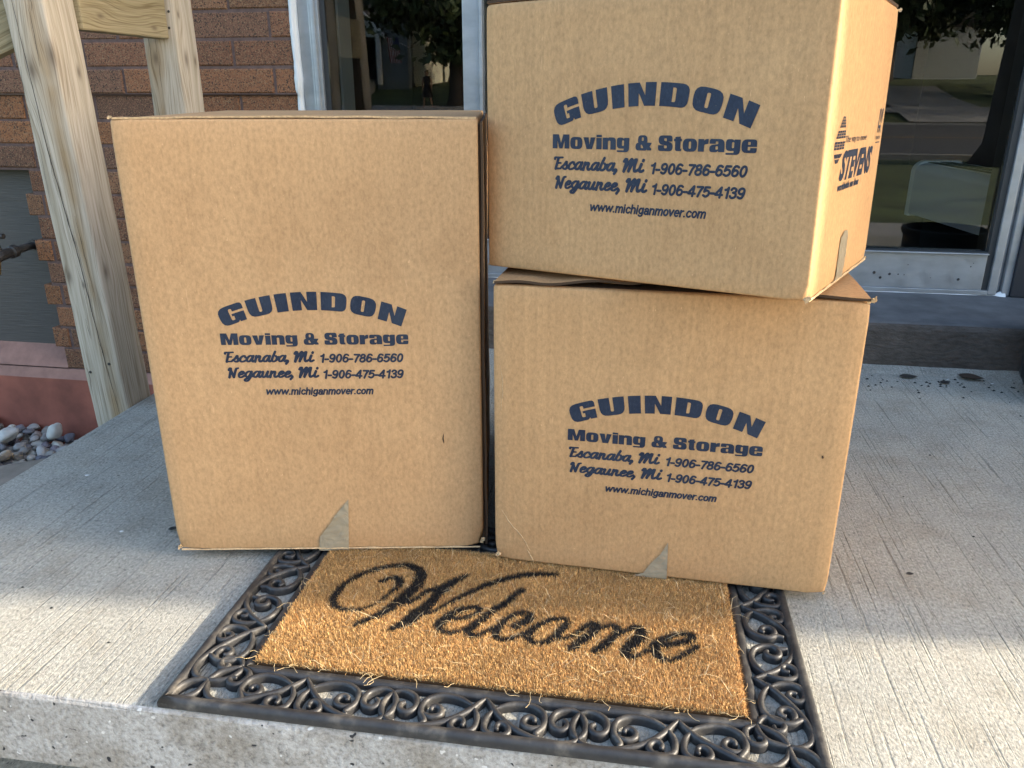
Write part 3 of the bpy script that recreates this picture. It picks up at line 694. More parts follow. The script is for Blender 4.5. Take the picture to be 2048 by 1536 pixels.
def ell(cx, cy, rx, ry, a0=0, a1=360, n=14): return [(cx+rx*math.cos(R(a0+(a1-a0)*i/n)), cy+ry*math.sin(R(a0+(a1-a0)*i/n))) for i in range(n+1)]
SANS = {
 '0': (.56, [ell(.28, .5, .185, .45, 90, 450)]), '1': (.46, [[(.33, .02), (.33, .98)], [(.12, .76), (.22, .79), (.33, .93)]]),
 '9': (.56, [ell(.27, .69, .185, .26, -20, 340), [(.455, .68), (.46, .45), (.38, .12), (.24, .05), (.1, .14)]]),
 '6': (.56, [ell(.29, .31, .185, .26, 160, 520), [(.105, .32), (.10, .55), (.18, .88), (.32, .95), (.46, .86)]]),
 '7': (.52, [[(.07, .92), (.48, .92)], [(.48, .90), (.33, .55), (.22, .02)]]), '8': (.56, [ell(.28, .74, .16, .2, 90, 450), ell(.28, .28, .195, .24, 90, 450)]),
 '5': (.56, [[(.46, .92), (.16, .92)], [(.16, .92), (.11, .5)], [(.11, .5), (.28, .62), (.45, .5), (.46, .22), (.29, .05), (.09, .16)]]),
 '4': (.57, [[(.39, .02), (.39, .96)], [(.37, .95), (.05, .31)], [(.05, .27), (.53, .27)]]),
 '3': (.55, [[(.09, .78), (.16, .92), (.30, .94), (.43, .80), (.38, .59), (.24, .53)], [(.24, .53), (.42, .46), (.46, .22), (.34, .06), (.18, .06), (.08, .2)]]),
 '-': (.36, [[(.06, .37), (.30, .37)]]), ' ': (.22, []),
 'w': (.80, [[(.06, .7), (.20, .05)], [(.20, .05), (.39, .66)], [(.39, .66), (.56, .05)], [(.56, .05), (.73, .7)]]), '.': (.24, [[(.1, .05), (.12, .06)]]),
 'm': (.80, [[(.09, .02), (.09, .7)], [(.09, .45), (.2, .66), (.34, .66), (.39, .5), (.39, .02)], [(.39, .45), (.5, .66), (.64, .66), (.69, .5), (.69, .02)]]),
 'i': (.24, [[(.1, .02), (.1, .7)], [(.1, .9), (.1, .95)]]), 'c': (.50, [ell(.27, .36, .19, .32, 40, 320)]),
 'h': (.54, [[(.09, .02), (.09, .98)], [(.09, .45), (.2, .66), (.36, .64), (.42, .5), (.42, .02)]]), 'n': (.54, [[(.09, .02), (.09, .7)], [(.09, .45), (.2, .66), (.36, .64), (.42, .5), (.42, .02)]]),
 'g': (.54, [ell(.25, .37, .17, .30, 20, 380), [(.43, .7), (.43, .0), (.36, -.2), (.2, -.23), (.08, -.14)]]), 'a': (.52, [ell(.24, .2, .16, .18, 60, 420), [(.1, .56), (.24, .68), (.4, .58), (.41, .3), (.44, .02)]]),
 'o': (.53, [ell(.26, .36, .18, .32, 90, 450)]), 'v': (.50, [[(.05, .7), (.22, .04)], [(.22, .04), (.42, .7)]]), 'e': (.52, [[(.09, .37), (.43, .37)], ell(.26, .36, .18, .32, 0, 305)]), 'r': (.36, [[(.09, .02), (.09, .7)], [(.09, .42), (.18, .62), (.33, .66)]]),
}
def sans(txt, x0, x1, z0, h, w, shear=.2):
    x = 0; st = []
    for c in txt:
        wd, ss = SANS[c]
        for q in ss: st.append([(x+a, b_) for a, b_ in q])
        x += wd
    k = (x1-x0-shear*h*.7)/(x-.1); out = []
    for q in st:
        P, Nn, ws = pen([(x0+a*k+shear*b_*h, z0+b_*h) for a, b_ in q], w); ws = np.full(len(P), w); out.append(ribbon(P, Nn, ws))
    return out
_print = None
def front_print():
    """list of (verts2d, faces) in mm; left end near x=103, on a 461 mm wide face, z as on the tall box"""
    global _print
    if _print is None:
        L = [to2d([g]) for g in arch_word()]+[to2d([g]) for g in mid_line()]
        L += script('Escanaba,', 105.2, 193.5, 296.2, 8.6, 3.7)+script('Mi', 198.5, 226, 296.2, 9.0, 3.9)
        L += script('Negaunee,', 106.5, 197.5, 273.6, 8.6, 3.7)+script('Mi', 203, 230.5, 273.6, 9.0, 3.9)
        L += sans('1-906-786-6560', 233.0, 347.8, 294.9, 11.6, 2.75)
        L += sans('1-906-475-4139', 235.5, 347.2, 271.6, 11.6, 2.75)
        L += sans('www.michiganmover.com', 155.6, 304.8, 248.0, 10.0, 2.15)
        _print = L
    return _print
def logo_leaf():
    zs = [192, 187, 179, 168, 156, 153, 147, 141]; xl = [62, 56, 48, 36, 33, 36, 43, 49]; xr = [71, 75, 79.5, 83, 83, 78, 66, 55]
    f = lambda z, xs: np.interp(-z, [-q for q in zs], xs); out = []
    for top, bot, rows in ((191.5, 179.5, 4), (177, 168.5, 3), (165.5, 156.8, 3), (153, 142, 2)):
        for r_ in range(rows):
            za = top-(top-bot)*(r_+.06)/rows; zb = top-(top-bot)*(r_+.84)/rows
            for c_ in range(4):
                V = [(f(z, xl)+(f(z, xr)-f(z, xl))*(c_+.06+.84*e)/4, z) for z, e in ((za, 0), (za, 1), (zb, 1), (zb, 0))]
                out.append((V, [(0, 1, 2, 3)]))
    return out
def side_print():
    L = font_line('STEVENS', 76, 264, 124.5, 31, .28, .05)
    L += font_line('The way to move', 84, 208, 164.0, 7.0, .2, .004) + font_line('worldwide van lines', 75, 196, 112.0, 8.2, .25, .045)
    L += logo_leaf()
    for st in ([(281, 172), (286, 199), (290, 200), (295, 184), (305, 200), (309, 200), (305, 184)], [(291, 172), (297, 180), (302, 172)], [(287, 178), (300, 178)]):
        L.append(ribbon(*pen(st, [3.6]*2, 1 if len(st) > 2 else 6)))
    L += font_line('PROMOVER', 275, 306, 162.5, 4.0, 0, .03)
    L.append(([(275, 158), (307, 158), (307, 159.2), (275, 159.2)], [(0, 1, 2, 3)]))
    return L

# ------------------------------------------------------------------ cartons
def grid_axis(s, r, n): return [0, r*.35, r]+[r+(s-2*r)*i/n for i in range(1, n)]+[s-r, s-r*.35, s]
def face_field(seed, w, h, amp):
    def f(a, b):
        u, v = a/w, b/h
        e = max(0, 16*u*(1-u)*v*(1-v))
        return e**.6*(amp*.9+amp*1.3*mnoise.noise(Vector((u*2.3, v*2.3, seed)))+amp*.45*mnoise.noise(Vector((u*5.5, v*5.5, seed+3))))
    return f
def carton(name, w, d, h, mat, seed, crush):
    """body of a carton in the frame of its front-left-bottom corner; crush = [(corner xyz, radius, depth)]"""
    r = .0035; X, Y, Z = grid_axis(w, r, 22), grid_axis(d, r, 18), grid_axis(h, r, 22)
    fr = face_field(seed, w, h, .0022); fs_ = face_field(seed+9, d, h, .002); ft = face_field(seed+5, w, d, .001)
    mb = MB(); idx = {}
    def vid(i, j, k):
        key = (i, j, k)
        if key not in idx:
            p = np.array([X[i], Y[j], Z[k]]); lo = np.array([r]*3); hi = np.array([w-r, d-r, h-r])
            c = np.clip(p, lo, hi); dv = p-c; L = np.linalg.norm(dv)
            if L > 1e-9: p = c+dv/L*r
            if j == 0: p[1] -= fr(X[i], Z[k])
            if j == len(Y)-1: p[1] += fr(X[i], Z[k])
            if i == len(X)-1: p[0] += fs_(Y[j], Z[k])
            if i == 0: p[0] -= fs_(Y[j], Z[k])
            if k == len(Z)-1: p[2] += ft(X[i], Y[j])
            for cc, rad, dep in crush:
                dd = np.linalg.norm(p-np.array(cc))
                if dd < rad:
                    q = (1-dd/rad)**1.5; inward = (np.array([w/2, d/2, h/2])-np.array(cc)); inward /= np.linalg.norm(inward)
                    nz = np.array([mnoise.noise(Vector((p[0]*130, p[1]*130, p[2]*130+a*7))) for a in range(3)])
                    p = p+inward*dep*q+nz*dep*.8*q
            idx[key] = len(mb.v); mb.v.append(tuple(p))
        return idx[key]
    nx, ny, nz_ = len(X), len(Y), len(Z)
    def q(a, b, c, e): mb.f.append((a, b, c, e)); mb.m.append(0)
    for i in range(nx-1):
        for k in range(nz_-1):
            q(vid(i, 0, k), vid(i+1, 0, k), vid(i+1, 0, k+1), vid(i, 0, k+1)); q(vid(i, ny-1, k), vid(i, ny-1, k+1), vid(i+1, ny-1, k+1), vid(i+1, ny-1, k))
        for j in range(ny-1):
            q(vid(i, j, 0), vid(i, j+1, 0), vid(i+1, j+1, 0), vid(i+1, j, 0)); q(vid(i, j, nz_-1), vid(i+1, j, nz_-1), vid(i+1, j+1, nz_-1), vid(i, j+1, nz_-1))
    for j in range(ny-1):
        for k in range(nz_-1):
            q(vid(0, j, k), vid(0, j, k+1), vid(0, j+1, k+1), vid(0, j+1, k)); q(vid(nx-1, j, k), vid(nx-1, j+1, k), vid(nx-1, j+1, k+1), vid(nx-1, j, k+1))
    return mb, fr, fs_
def plate(mb, nx, ny, fn, th):
    """board sheet: fn(u, v) -> (x, y, z) of its upper side, thickness th down the normal given by fn(...)[3]"""
    n0 = len(mb.v); up = []; dn = []
    for j in range(ny+1):
        for i in range(nx+1):
            p, nn = fn(i/nx, j/ny); up.append(p); dn.append(tuple(a-b*th for a, b in zip(p, nn)))
    N = (nx+1)*(ny+1); F = []; M_ = []
    g = lambda i, j: j*(nx+1)+i
    for j in range(ny):
        for i in range(nx):
            F.append((g(i, j), g(i+1, j), g(i+1, j+1), g(i, j+1))); M_.append(0)
            F.append((N+g(i, j), N+g(i, j+1), N+g(i+1, j+1), N+g(i+1, j))); M_.append(0)
    for i in range(nx):
        F.append((g(i, 0), N+g(i, 0), N+g(i+1, 0), g(i+1, 0))); M_.append(1); F.append((g(i, ny), g(i+1, ny), N+g(i+1, ny), N+g(i, ny))); M_.append(1)
    for j in range(ny):
        F.append((g(0, j), g(0, j+1), N+g(0, j+1), N+g(0, j))); M_.append(1); F.append((g(nx, j), N+g(nx, j), N+g(nx, j+1), g(nx, j+1))); M_.append(1)
    mb.v += up+dn; mb.f += [tuple(a+n0 for a in f) for f in F]; mb.m += M_
def print_obj(parts, place, parent, name='printed_lettering', mat=None):
    mb = MB()
    for k, (V, F) in enumerate(parts):
        e = .00035+.00001*(k % 12)
        mb.add([place(a/1000, b/1000, e) for a, b in V], F)
    return mb.build(name, mat or INK, parent)
def tape_obj(poly, place, parent, thick=.00075):
    V, F = to2d([[densify([(a*1000, b*1000) for a, b in poly], 6)]])
    bmv = bmesh.new(); vv = [bmv.verts.new((a, 0, b)) for a, b in V]
    for f in F:
        try: bmv.faces.new([vv[i] for i in f])
        except ValueError: pass
    bmesh.ops.subdivide_edges(bmv, edges=bmv.edges[:], cuts=3, use_grid_fill=True)
    mb = MB(); bmv.verts.index_update()
    for v in bmv.verts:
        a, b = v.co.x/1000, v.co.z/1000
        nz = .0013*abs(mnoise.noise(Vector((a*70+b*40, b*50-a*30, 1))))+.0005*mnoise.noise(Vector((a*220, b*180, 4)))
        mb.v.append(place(a, b, thick+max(0, nz)))
    for f in bmv.faces: mb.f.append(tuple(v.index for v in f.verts)); mb.m.append(0)
    bmv.free(); return mb.build('packing_tape', TAPE, parent, smooth=True)
def stroke_obj(name, pts, wid, place, parent, mat, e=.0003):
    P = cr(pts, 8) if len(pts) > 2 else np.array(pts, float)
    P = np.array([[a+.0012*mnoise.noise(Vector((a*120, b*120, 0))), b] for a, b in P])
    T = np.gradient(P, axis=0); T /= np.maximum(np.linalg.norm(T, axis=1), 1e-9)[:, None]; mb = MB()
    for i, (p, t) in enumerate(zip(P, T)):
        w = wid*(.25+.75*math.sin(math.pi*(i+.3)/len(P))); nx_, nz_ = -t[1]*w, t[0]*w
        mb.v += [place(p[0]+nx_, p[1]+nz_, e), place(p[0], p[1], e+wid*.5), place(p[0]-nx_, p[1]-nz_, e)]
    for i in range(len(P)-1):
        a = 3*i; mb.f += [(a, a+1, a+4, a+3), (a+1, a+2, a+5, a+4)]; mb.m += [0, 0]
    return mb.build(name, mat, parent)
def torn(place_pts, parent, seed):
    """small crumpled lip of board at a corner"""
    rs = random.Random(seed)
    for (c, dirs, s) in place_pts:
        c = np.array(c); n = 7; s *= .68; mb = MB()
        for i in range(n):
            t = i/(n-1)-.5
            for k in range(3):
                p = c+np.array(dirs[0])*t*s+np.array(dirs[1])*(k-.6)*s*.35+np.array([rs.gauss(0, 1), rs.gauss(0, 1), rs.gauss(0, 1)])*s*.07+np.array([0, -.0008, 0])
                mb.v.append(tuple(p))
        for i in range(n-1):
            for k in range(2):
                a = i*3+k; mb.f.append((a, a+1, a+4, a+3)); mb.m.append(0)
        mb.build('torn_corner', CARD_EDGE, parent)

ZB = .0165
# --- tall carton, standing on one end: its flaps close on the right-hand side
w, d, h = .4555, .459, .6125
bx = empty('moving_box', (-.663, .942, ZB), (0, 0, R(10.52)))
tag(bx, 'tall brown cardboard moving box with dark blue printing, left of the stacked pair', 'box', 'printed cardboard moving boxes on the porch')
crush = [((0, 0, 0), .03, .006), ((w, 0, 0), .03, .008), ((0, 0, h), .014, .002)]
mb, fr, fs_ = carton('c', w, d, h, CARD_A, 3, crush); mb.build('carton_body', CARD_A, bx, smooth=True)
pf = lambda a, b, e: (a, -e-fr(a, b), b)
print_obj([([(a+.5, b+.3) for a, b in V], F) for V, F in front_print()], pf, bx)
tape_obj([(.2092, -.003), (.2536, -.003), (.2590, .0835), (.2353, .0536), (.2318, .047), (.2121, .0203)], pf, bx)
mb = MB()
for s0, s1 in ((.002, d/2-.002), (d/2+.002, d-.002)):
    plate(mb, 26, 10, lambda u, v: ((w+.0058+.0012*mnoise.noise(Vector((u*9, v*2, s0)))+.0008*math.sin(u*9), s0+(s1-s0)*v, .004+(h-.008)*u), (1, 0, 0)), .0032)
mb.build('closing_flaps', [CARD_A, CARD_IN], bx)
mb = MB(); mb.box(w-.001, w+.0024, .006, d-.006, .008, h-.008); mb.build('inner_flaps', CARD_IN, bx)
mb = MB()
plate(mb, 40, 3, lambda u, v: ((.004+(w-.006)*u, .001+.03*v, h+.0018+.0016*mnoise.noise(Vector((u*11, v*2, 8)))+.0016*math.sin(math.pi*u)), (0, 0, 1)), .0022)
mb.build('top_fold', [CARD_A, CARD_EDGE], bx)
torn([((.002, .001, .006), ((.7, 0, .7), (.3, 0, -.9)), .012), ((w-.002, .001, .012), ((.3, 0, .9), (.8, 0, -.2)), .014), ((.001, .003, h+.001), ((1, 0, 0), (0, .5, .8)), .009)], bx, 1)
mb = MB(); xs = np.linspace(.005, w-.005, 120)
for i, x in enumerate(xs):
    t = .0006+.0016*mnoise.noise(Vector((x*40, 0, 0))); mb.v += [(x, -.0006, .0015+t), (x, -.0022, .0005), (x, .004, -.0012)]
for i in range(len(xs)-1): a = 3*i; mb.f += [(a, a+1, a+4, a+3), (a+1, a+2, a+5, a+4)]; mb.m += [0, 0]
mb.build('frayed_edge', CARD_EDGE, bx)
stroke_obj('dark_mark', [(.4005, .187), (.4010, .178), (.4005, .172)], .0010, pf, bx, CARD_IN)

# --- lower right carton
w, d, h = .461, .459, .4135
bx = empty('moving_box', (-.192, .998, ZB), (0, 0, R(-2.2)))
tag(bx, 'square brown moving box on the right half of the doormat, with another box on top', 'box', 'printed cardboard moving boxes on the porch')
mb, fr1, fs1 = carton('c', w, d, h-.004, CARD_B, 14, [((0, 0, 0), .028, .006), ((w, 0, 0), .02, .004), ((w, 0, h), .02, .003), ((0, 0, h), .012, .002)])
mb.build('carton_body', CARD_B, bx, smooth=True)
pf1 = lambda a, b, e: (a, -e-fr1(a, b), b)
print_obj([([(a, b-120.3) for a, b in V], F) for V, F in front_print()], pf1, bx)
tape_obj([(.2005, -.002), (.2482, -.003), (.2464, .0575), (.2375, .038), (.2225, .018), (.2150, .0035)], pf1, bx)
mb = MB()
def flapL(u, v): 
    x = .0015+(w/2-.004)*u; return ((x, -.0005+d*v, h+.0005+.0125*u**1.2*(1-.25*v)+.0012*mnoise.noise(Vector((u*5, v*4, 1)))+(.002*math.sin(u*14) if v < .1 else 0)), (0, 0, 1))
def flapR(u, v):
    x = w-.0015-(w/2-.004)*u; return ((x, -.0005+d*v, h+.0005+.0115*u**1.2*(1-.2*v)+.0012*mnoise.noise(Vector((u*5, v*4, 7)))), (0, 0, 1))
plate(mb, 30, 20, flapL, .0034); n0 = len(mb.f); plate(mb, 30, 20, lambda u, v: flapR(u, v), .0034)
mb.f[n0:] = [tuple(reversed(f)) for f in mb.f[n0:]]
mb.build('closing_flaps', [CARD_B, CARD_IN], bx)
mb = MB(); mb.box(.01, w-.01, .008, d-.008, h-.006, h-.0034); mb.build('inner_flaps', CARD_IN, bx)
torn([((w+.0005, .002, h-.001), ((.8, 0, .5), (.2, .3, -.8)), .016), ((.003, .0, .008), ((.6, 0, .7), (.6, 0, -.6)), .014), ((w-.004, .0, .005), ((.3, 0, .8), (.7, 0, .2)), .010), ((.001, .001, h), ((0, .5, .6), (.6, 0, .2)), .008)], bx, 5)
stroke_obj('crease', [(.010, .082), (.022, .062), (.038, .044), (.052, .020)], .0009, pf1, bx, CARD_EDGE)
stroke_obj('crease', [(.0475, .021), (.0525, .012), (.0570, .001)], .0011, pf1, bx, CARD_EDGE)
stroke_obj('dark_mark', [(.4305, .2075), (.4315, .2035)], .0016, pf1, bx, CARD_IN)
stroke_obj('crease', [(.01, .300), (.0125, .27), (.0105, .235)], .0006, pf1, bx, CARD_EDGE)

# --- upper right carton, turned on top of the lower one
w, d, h = .4187, .3274, .322
bx = empty('moving_box', (.176, .886, .4458), (R(-1.19), R(-.906), R(-23.33)))
tag(bx, 'turned brown moving box resting on top of another box, printed on two sides', 'box', 'printed cardboard moving boxes on the porch')
BX2 = bx
mb, fr2, fs2 = carton('c', w, d, h, CARD_B, 31, [((w, 0, 0), .02, .004), ((w, d, h), .015, .003), ((w, d, 0), .015, .002), ((0, 0, h), .012, .002)])
mb.v = [(x-w, y, z) for x, y, z in mb.v]; mb.build('carton_body', CARD_B, bx, smooth=True)
pf2 = lambda a, b, e: (a-w, -e-fr2(a, b), b)
ps2 = lambda a, b, e: (e+fs2(a, b), a, b)
print_obj([([(99.2+(a-102.7)*.986, 154.3+(b-320.0)*1.0) for a, b in V], F) for V, F in front_print()], pf2, bx)
print_obj([([(a, b) for a, b in V], F) for V, F in side_print()], ps2, bx, 'side_lettering')
tape_obj([(.129, -.001), (.171, -.001), (.1745, .050), (.169, .0585), (.150, .060), (.1335, .054)], ps2, bx)
mb = MB(); xs = np.linspace(.004, d-.004, 90)
for x in xs:
    t = .0006+.0014*mnoise.noise(Vector((x*45, 0, 6))); mb.v += [(.0006, x, .0015+t), (.002, x, .0), (-.004, x, -.0012)]
for i in range(len(xs)-1): a = 3*i; mb.f += [(a, a+3, a+4, a+1), (a+1, a+4, a+5, a+2)]; mb.m += [0, 0]
mb.build('frayed_edge', CARD_EDGE, bx)
torn([((-.001, .002, .004), ((.6, .3, .6), (.5, 0, -.7)), .014), ((.001, d-.002, h-.002), ((.3, .6, .5), (.6, 0, -.6)), .010), ((0, d-.003, .003), ((.2, .7, .4), (.6, 0, -.5)), .008), ((-w+.001, .001, .003), ((.5, 0, .6), (.6, 0, -.5)), .007)], bx, 9)
mb = MB()
for s0, s1 in ((-w+.0015, -w/2-.002), (-w/2+.002, -.0015)):
    plate(mb, 14, 14, lambda u, v: ((s0+(s1-s0)*u, .001+(d-.002)*v, h+.004+.001*mnoise.noise(Vector((u*4, v*4, s0)))), (0, 0, 1)), .0035)
mb.build('closing_flaps', [CARD_B, CARD_IN], bx)

# ------------------------------------------------------------------ doormat
MW, MD = .738, .434
mat_o = empty('doormat', (-.5185, .655, .0), (0, 0, R(.5)))
tag(mat_o, 'tan coir doormat reading Welcome with black scrolled rubber border under the boxes', 'doormat')
def rope(mb, pts, r, h, n=7, taper0=.55, taper1=.55):
    """pts in mm (mat frame): raised rubber cord with a round top and straight sides"""
    P = cr(pts, n)/1000; m = len(P)
    T = np.gradient(P, axis=0); T /= np.maximum(np.linalg.norm(T, axis=1), 1e-9)[:, None]; Nn = np.stack([-T[:, 1], T[:, 0]], 1)
    K = 7; base = len(mb.v)
    for i in range(m):
        t = i/(m-1); k = min(1, taper0+(1-taper0)*min(1, t/.18))*min(1, taper1+(1-taper1)*min(1, (1-t)/.18)); rr_ = r*k
        hh = h*(.82+.18*k)
        row = [(-rr_*1.15, .0006), (-rr_*1.05, hh-rr_*1.2)]+[(-rr_*math.cos(a), hh-rr_+rr_*math.sin(a)) for a in np.linspace(.25, math.pi-.25, K)]+[(rr_*1.05, hh-rr_*1.2), (rr_*1.15, .0006)]
        for s_, z in row: mb.v.append((P[i, 0]+Nn[i, 0]*s_, P[i, 1]+Nn[i, 1]*s_, z))
    C = K+4
    for i in range(m-1):
        for k in range(C-1): a = base+i*C+k; mb.f.append((a, a+C, a+C+1, a+1)); mb.m.append(0)
    mb.f.append(tuple(base+k for k in range(C))); mb.f.append(tuple(base+(m-1)*C+k for k in range(C-1, -1, -1))); mb.m += [0, 0]
UNIT = {
 'S1': [(0.0, 62.0), (7.7, 51.6), (14.5, 41.1), (27.2, 27.1), (39.6, 17.1), (57.1, 8.4), (74.2, 4.2), (90.6, 3.7), (101.5, 7.0), (107.8, 13.5)],
 'lens': [(107.8, 13.0), (102.5, 21.4), (100.3, 31.8), (102.0, 43.2), (108.0, 55.5)],
 'curl': [(108, 55.5), (98.6, 59.2), (88.5, 57.2), (80.2, 50.8), (76.9, 41.1), (77.9, 32.1), (82.7, 26.4), (89.6, 25.6), (94.6, 30.3), (94.6, 37.0), (90.5, 41)],
 'oval': [(12.2, 46.0), (20.2, 52.6), (33.3, 58.5), (48.5, 59.8), (59.5, 55.7), (67.4, 48.2), (70.1, 36.4), (68.6, 27.0), (64.7, 20.1), (62.1, 14.3), (65.0, 9.5)],
 'ospi': [(68.6, 27.0), (58.4, 22.3), (50.1, 23.7), (46.3, 29.1), (47.7, 36.2), (52.6, 39.8), (57.6, 37.8), (58.8, 32.6)],
 'S3': [(13.3, 44.5), (9.6, 40.3), (5.7, 32.2), (4.3, 22.6), (5.6, 12.4), (10.9, 6.2), (19.4, 4.2), (28.0, 6.0), (32.2, 11.9), (31.6, 18.7), (27.4, 23.6), (22.0, 24.4), (18.6, 20.0), (19.4, 13.4)]}
CORN = {
 'leafA': [(8, 8.5), (9.5, 25), (20.6, 37.8), (38.1, 42.0)], 'leafB': [(8.5, 8), (24.2, 9.6), (35.3, 19.7), (39.1, 41.2)],
 'lensA': [(38.5, 41.4), (47.3, 57.1), (67.6, 69.0)], 'lensB': [(38.6, 40.8), (58.9, 46.1), (67.4, 57.8), (69.2, 67.8)],
 'curlF': [(69.2, 67.8), (80.3, 61.5), (82.5, 51.5), (79.3, 42.2), (71.6, 39.2), (64.1, 42.4), (63.4, 49.0), (70.4, 50.4)],
 'curlS': [(67.8, 69.2), (61.5, 80.3), (51.5, 82.5), (42.2, 79.3), (39.2, 71.6), (42.4, 64.1), (49.0, 63.4), (50.4, 70.4)],
}
RC, HC = .0036, .0114
scr = MB()
def T_front(p): return (p[0], p[1])
Wm, Dm = MW*1000, MD*1000
def put(pts, f, **k): rope(scr, [f(p) for p in pts], RC, HC*random.uniform(.965, 1.035), **k)
peaks = [Wm/2-215.5, Wm/2, Wm/2+215.5]
def half(px, sx, edge, names, ext=None):
    for nme in names:
        pts = UNIT[nme] if not (ext and nme in ext) else ext[nme]
        put([(px+sx*a, b+(4.5)*(1-b/62)) for a, b in pts], edge, taper0=.5, taper1=.62)
front = lambda p: p
back = lambda p: (p[0], Dm-p[1])
FULL = ['S1', 'lens', 'curl', 'oval', 'ospi', 'S3']
S1c = {'S1': [(0, 62), (8.0, 51.0), (22, 36.2), (44.5, 22.0), (63, 11.5), (81.5, 6.5), (97, 9.2), (109.5, 22.0), (114.4, 38.0)]}
for E in (front, back):
    for i, px in enumerate(peaks):
        for sx in (-1, 1):
            if (i == 0 and sx < 0) or (i == 2 and sx > 0): half(px, sx, E, ['S1', 'oval', 'ospi', 'S3'], S1c)
            else: half(px, sx, E, FULL)
left = lambda p: (p[1], p[0]); right = lambda p: (Wm-p[1], p[0])
SS = 71.5/107.8
S1m = {'S1': [(0, 62), (9.7, 46), (20, 30), (36, 14.5), (52, 5.5), (64, 3.2), (71.8, 3.2)],
       'oval': [(9.5, 46.0), (17.5, 54.6), (29, 60.0), (43, 60.3), (54.5, 54.7), (61.5, 44), (62.8, 32.0), (58.5, 22), (60, 12)],
       'ospi': [(62.6, 33.0), (56, 24.0), (47.5, 23.7), (42.5, 29.1), (43.5, 37.2), (49, 41), (54, 38)],
       'S3': [(8.5, 46.5), (5, 36), (3.4, 24), (6, 13), (12, 7.2), (20.5, 6.5), (27.5, 11.5), (29, 19.5), (24.5, 25), (18.6, 23), (17.5, 16)]}
for E in (left, right):
    mid = Dm/2
    for py, sx in ((mid-71.7, 1), (mid+71.7, -1)): half(py, sx, lambda p, E=E: E(p), ['S1', 'oval', 'ospi', 'S3'], S1m)
    for py, sx in ((mid-71.7, -1), (mid+71.7, 1)):
        ex = {'S1': [(0, 62), (8.0, 51.0), (22, 36.2), (44.5, 20.0), (63, 10.5), (79, 6.5), (93, 10.2), (102, 22.0), (105.4, 38.0)]}
        half(py, sx, E, ['S1', 'oval', 'ospi', 'S3'], ex)
for fx in (False, True):
    for fy in (False, True):
        E = lambda p: ((Wm-p[0]) if fx else p[0], (Dm-p[1]) if fy else p[1])
        for nme, pts in CORN.items(): put(pts, E, taper0=.6, taper1=.6)
scr.build('scroll_border', RUBBER, mat_o, smooth=True)
mb = MB()
def bar(pts, wdt, h, closed=True):
    """rounded rubber rim along a closed rectangle given by its centre line"""
    prof = [(-wdt/2, .0004), (-wdt/2, h*.55), (-wdt*.36, h*.88), (-wdt*.15, h), (wdt*.15, h), (wdt*.36, h*.88), (wdt/2, h*.55), (wdt/2, .0004)]
    (x0, y0), (x1, y1) = pts; base = len(mb.v); K = len(prof); loop = []
    def corner(x, y, sx, sy): loop.append([(x+sx*o, y+sy*o, z) for o, z in prof])
    N = 40
    def side(a, b, sa, sb):
        for i in range(N+1):
            t = i/N; c = [a[k]+(b[k]-a[k])*t for k in (0, 1)]
            s_ = sa if i == 0 else (sb if i == N else ((sa[0]+sb[0])/2, (sa[1]+sb[1])/2)); wob = .0006*mnoise.noise(Vector((c[0]*9, c[1]*9, 2)))
            loop.append([(c[0]+s_[0]*(o+wob), c[1]+s_[1]*(o+wob), z*(1+.03*mnoise.noise(Vector((c[0]*25, c[1]*25, 0))))) for o, z in prof])
    side((x0, y0), (x1, y0), (-1, -1), (1, -1)); side((x1, y0), (x1, y1), (1, -1), (1, 1)); side((x1, y1), (x0, y1), (1, 1), (-1, 1)); side((x0, y1), (x0, y0), (-1, 1), (-1, -1))
    for ring in loop: mb.v += ring
    n = len(loop)
    for i in range(n):
        j = (i+1) % n
        for k in range(K-1): a, b = base+i*K+k, base+j*K+k; mb.f.append((a, b, b+1, a+1)); mb.m.append(0)
bar(((.005, .005), (MW-.005, MD-.005)), .0125, .0125)
mb.build('outer_rim', RUBBER, mat_o, smooth=True)
mb = MB(); bar(((.0725, .0700), (MW-.0700, MD-.0700)), .0135, .0095); mb.build('inner_rim', RUBBER, mat_o, smooth=True)
mb = MB(); mb.box(.0815, MW-.079, .0795, MD-.0795, .0005, .0092)
coir = mb.build('coir_pad', simple('coir_backing', (.09, .045, .016), .95), mat_o)
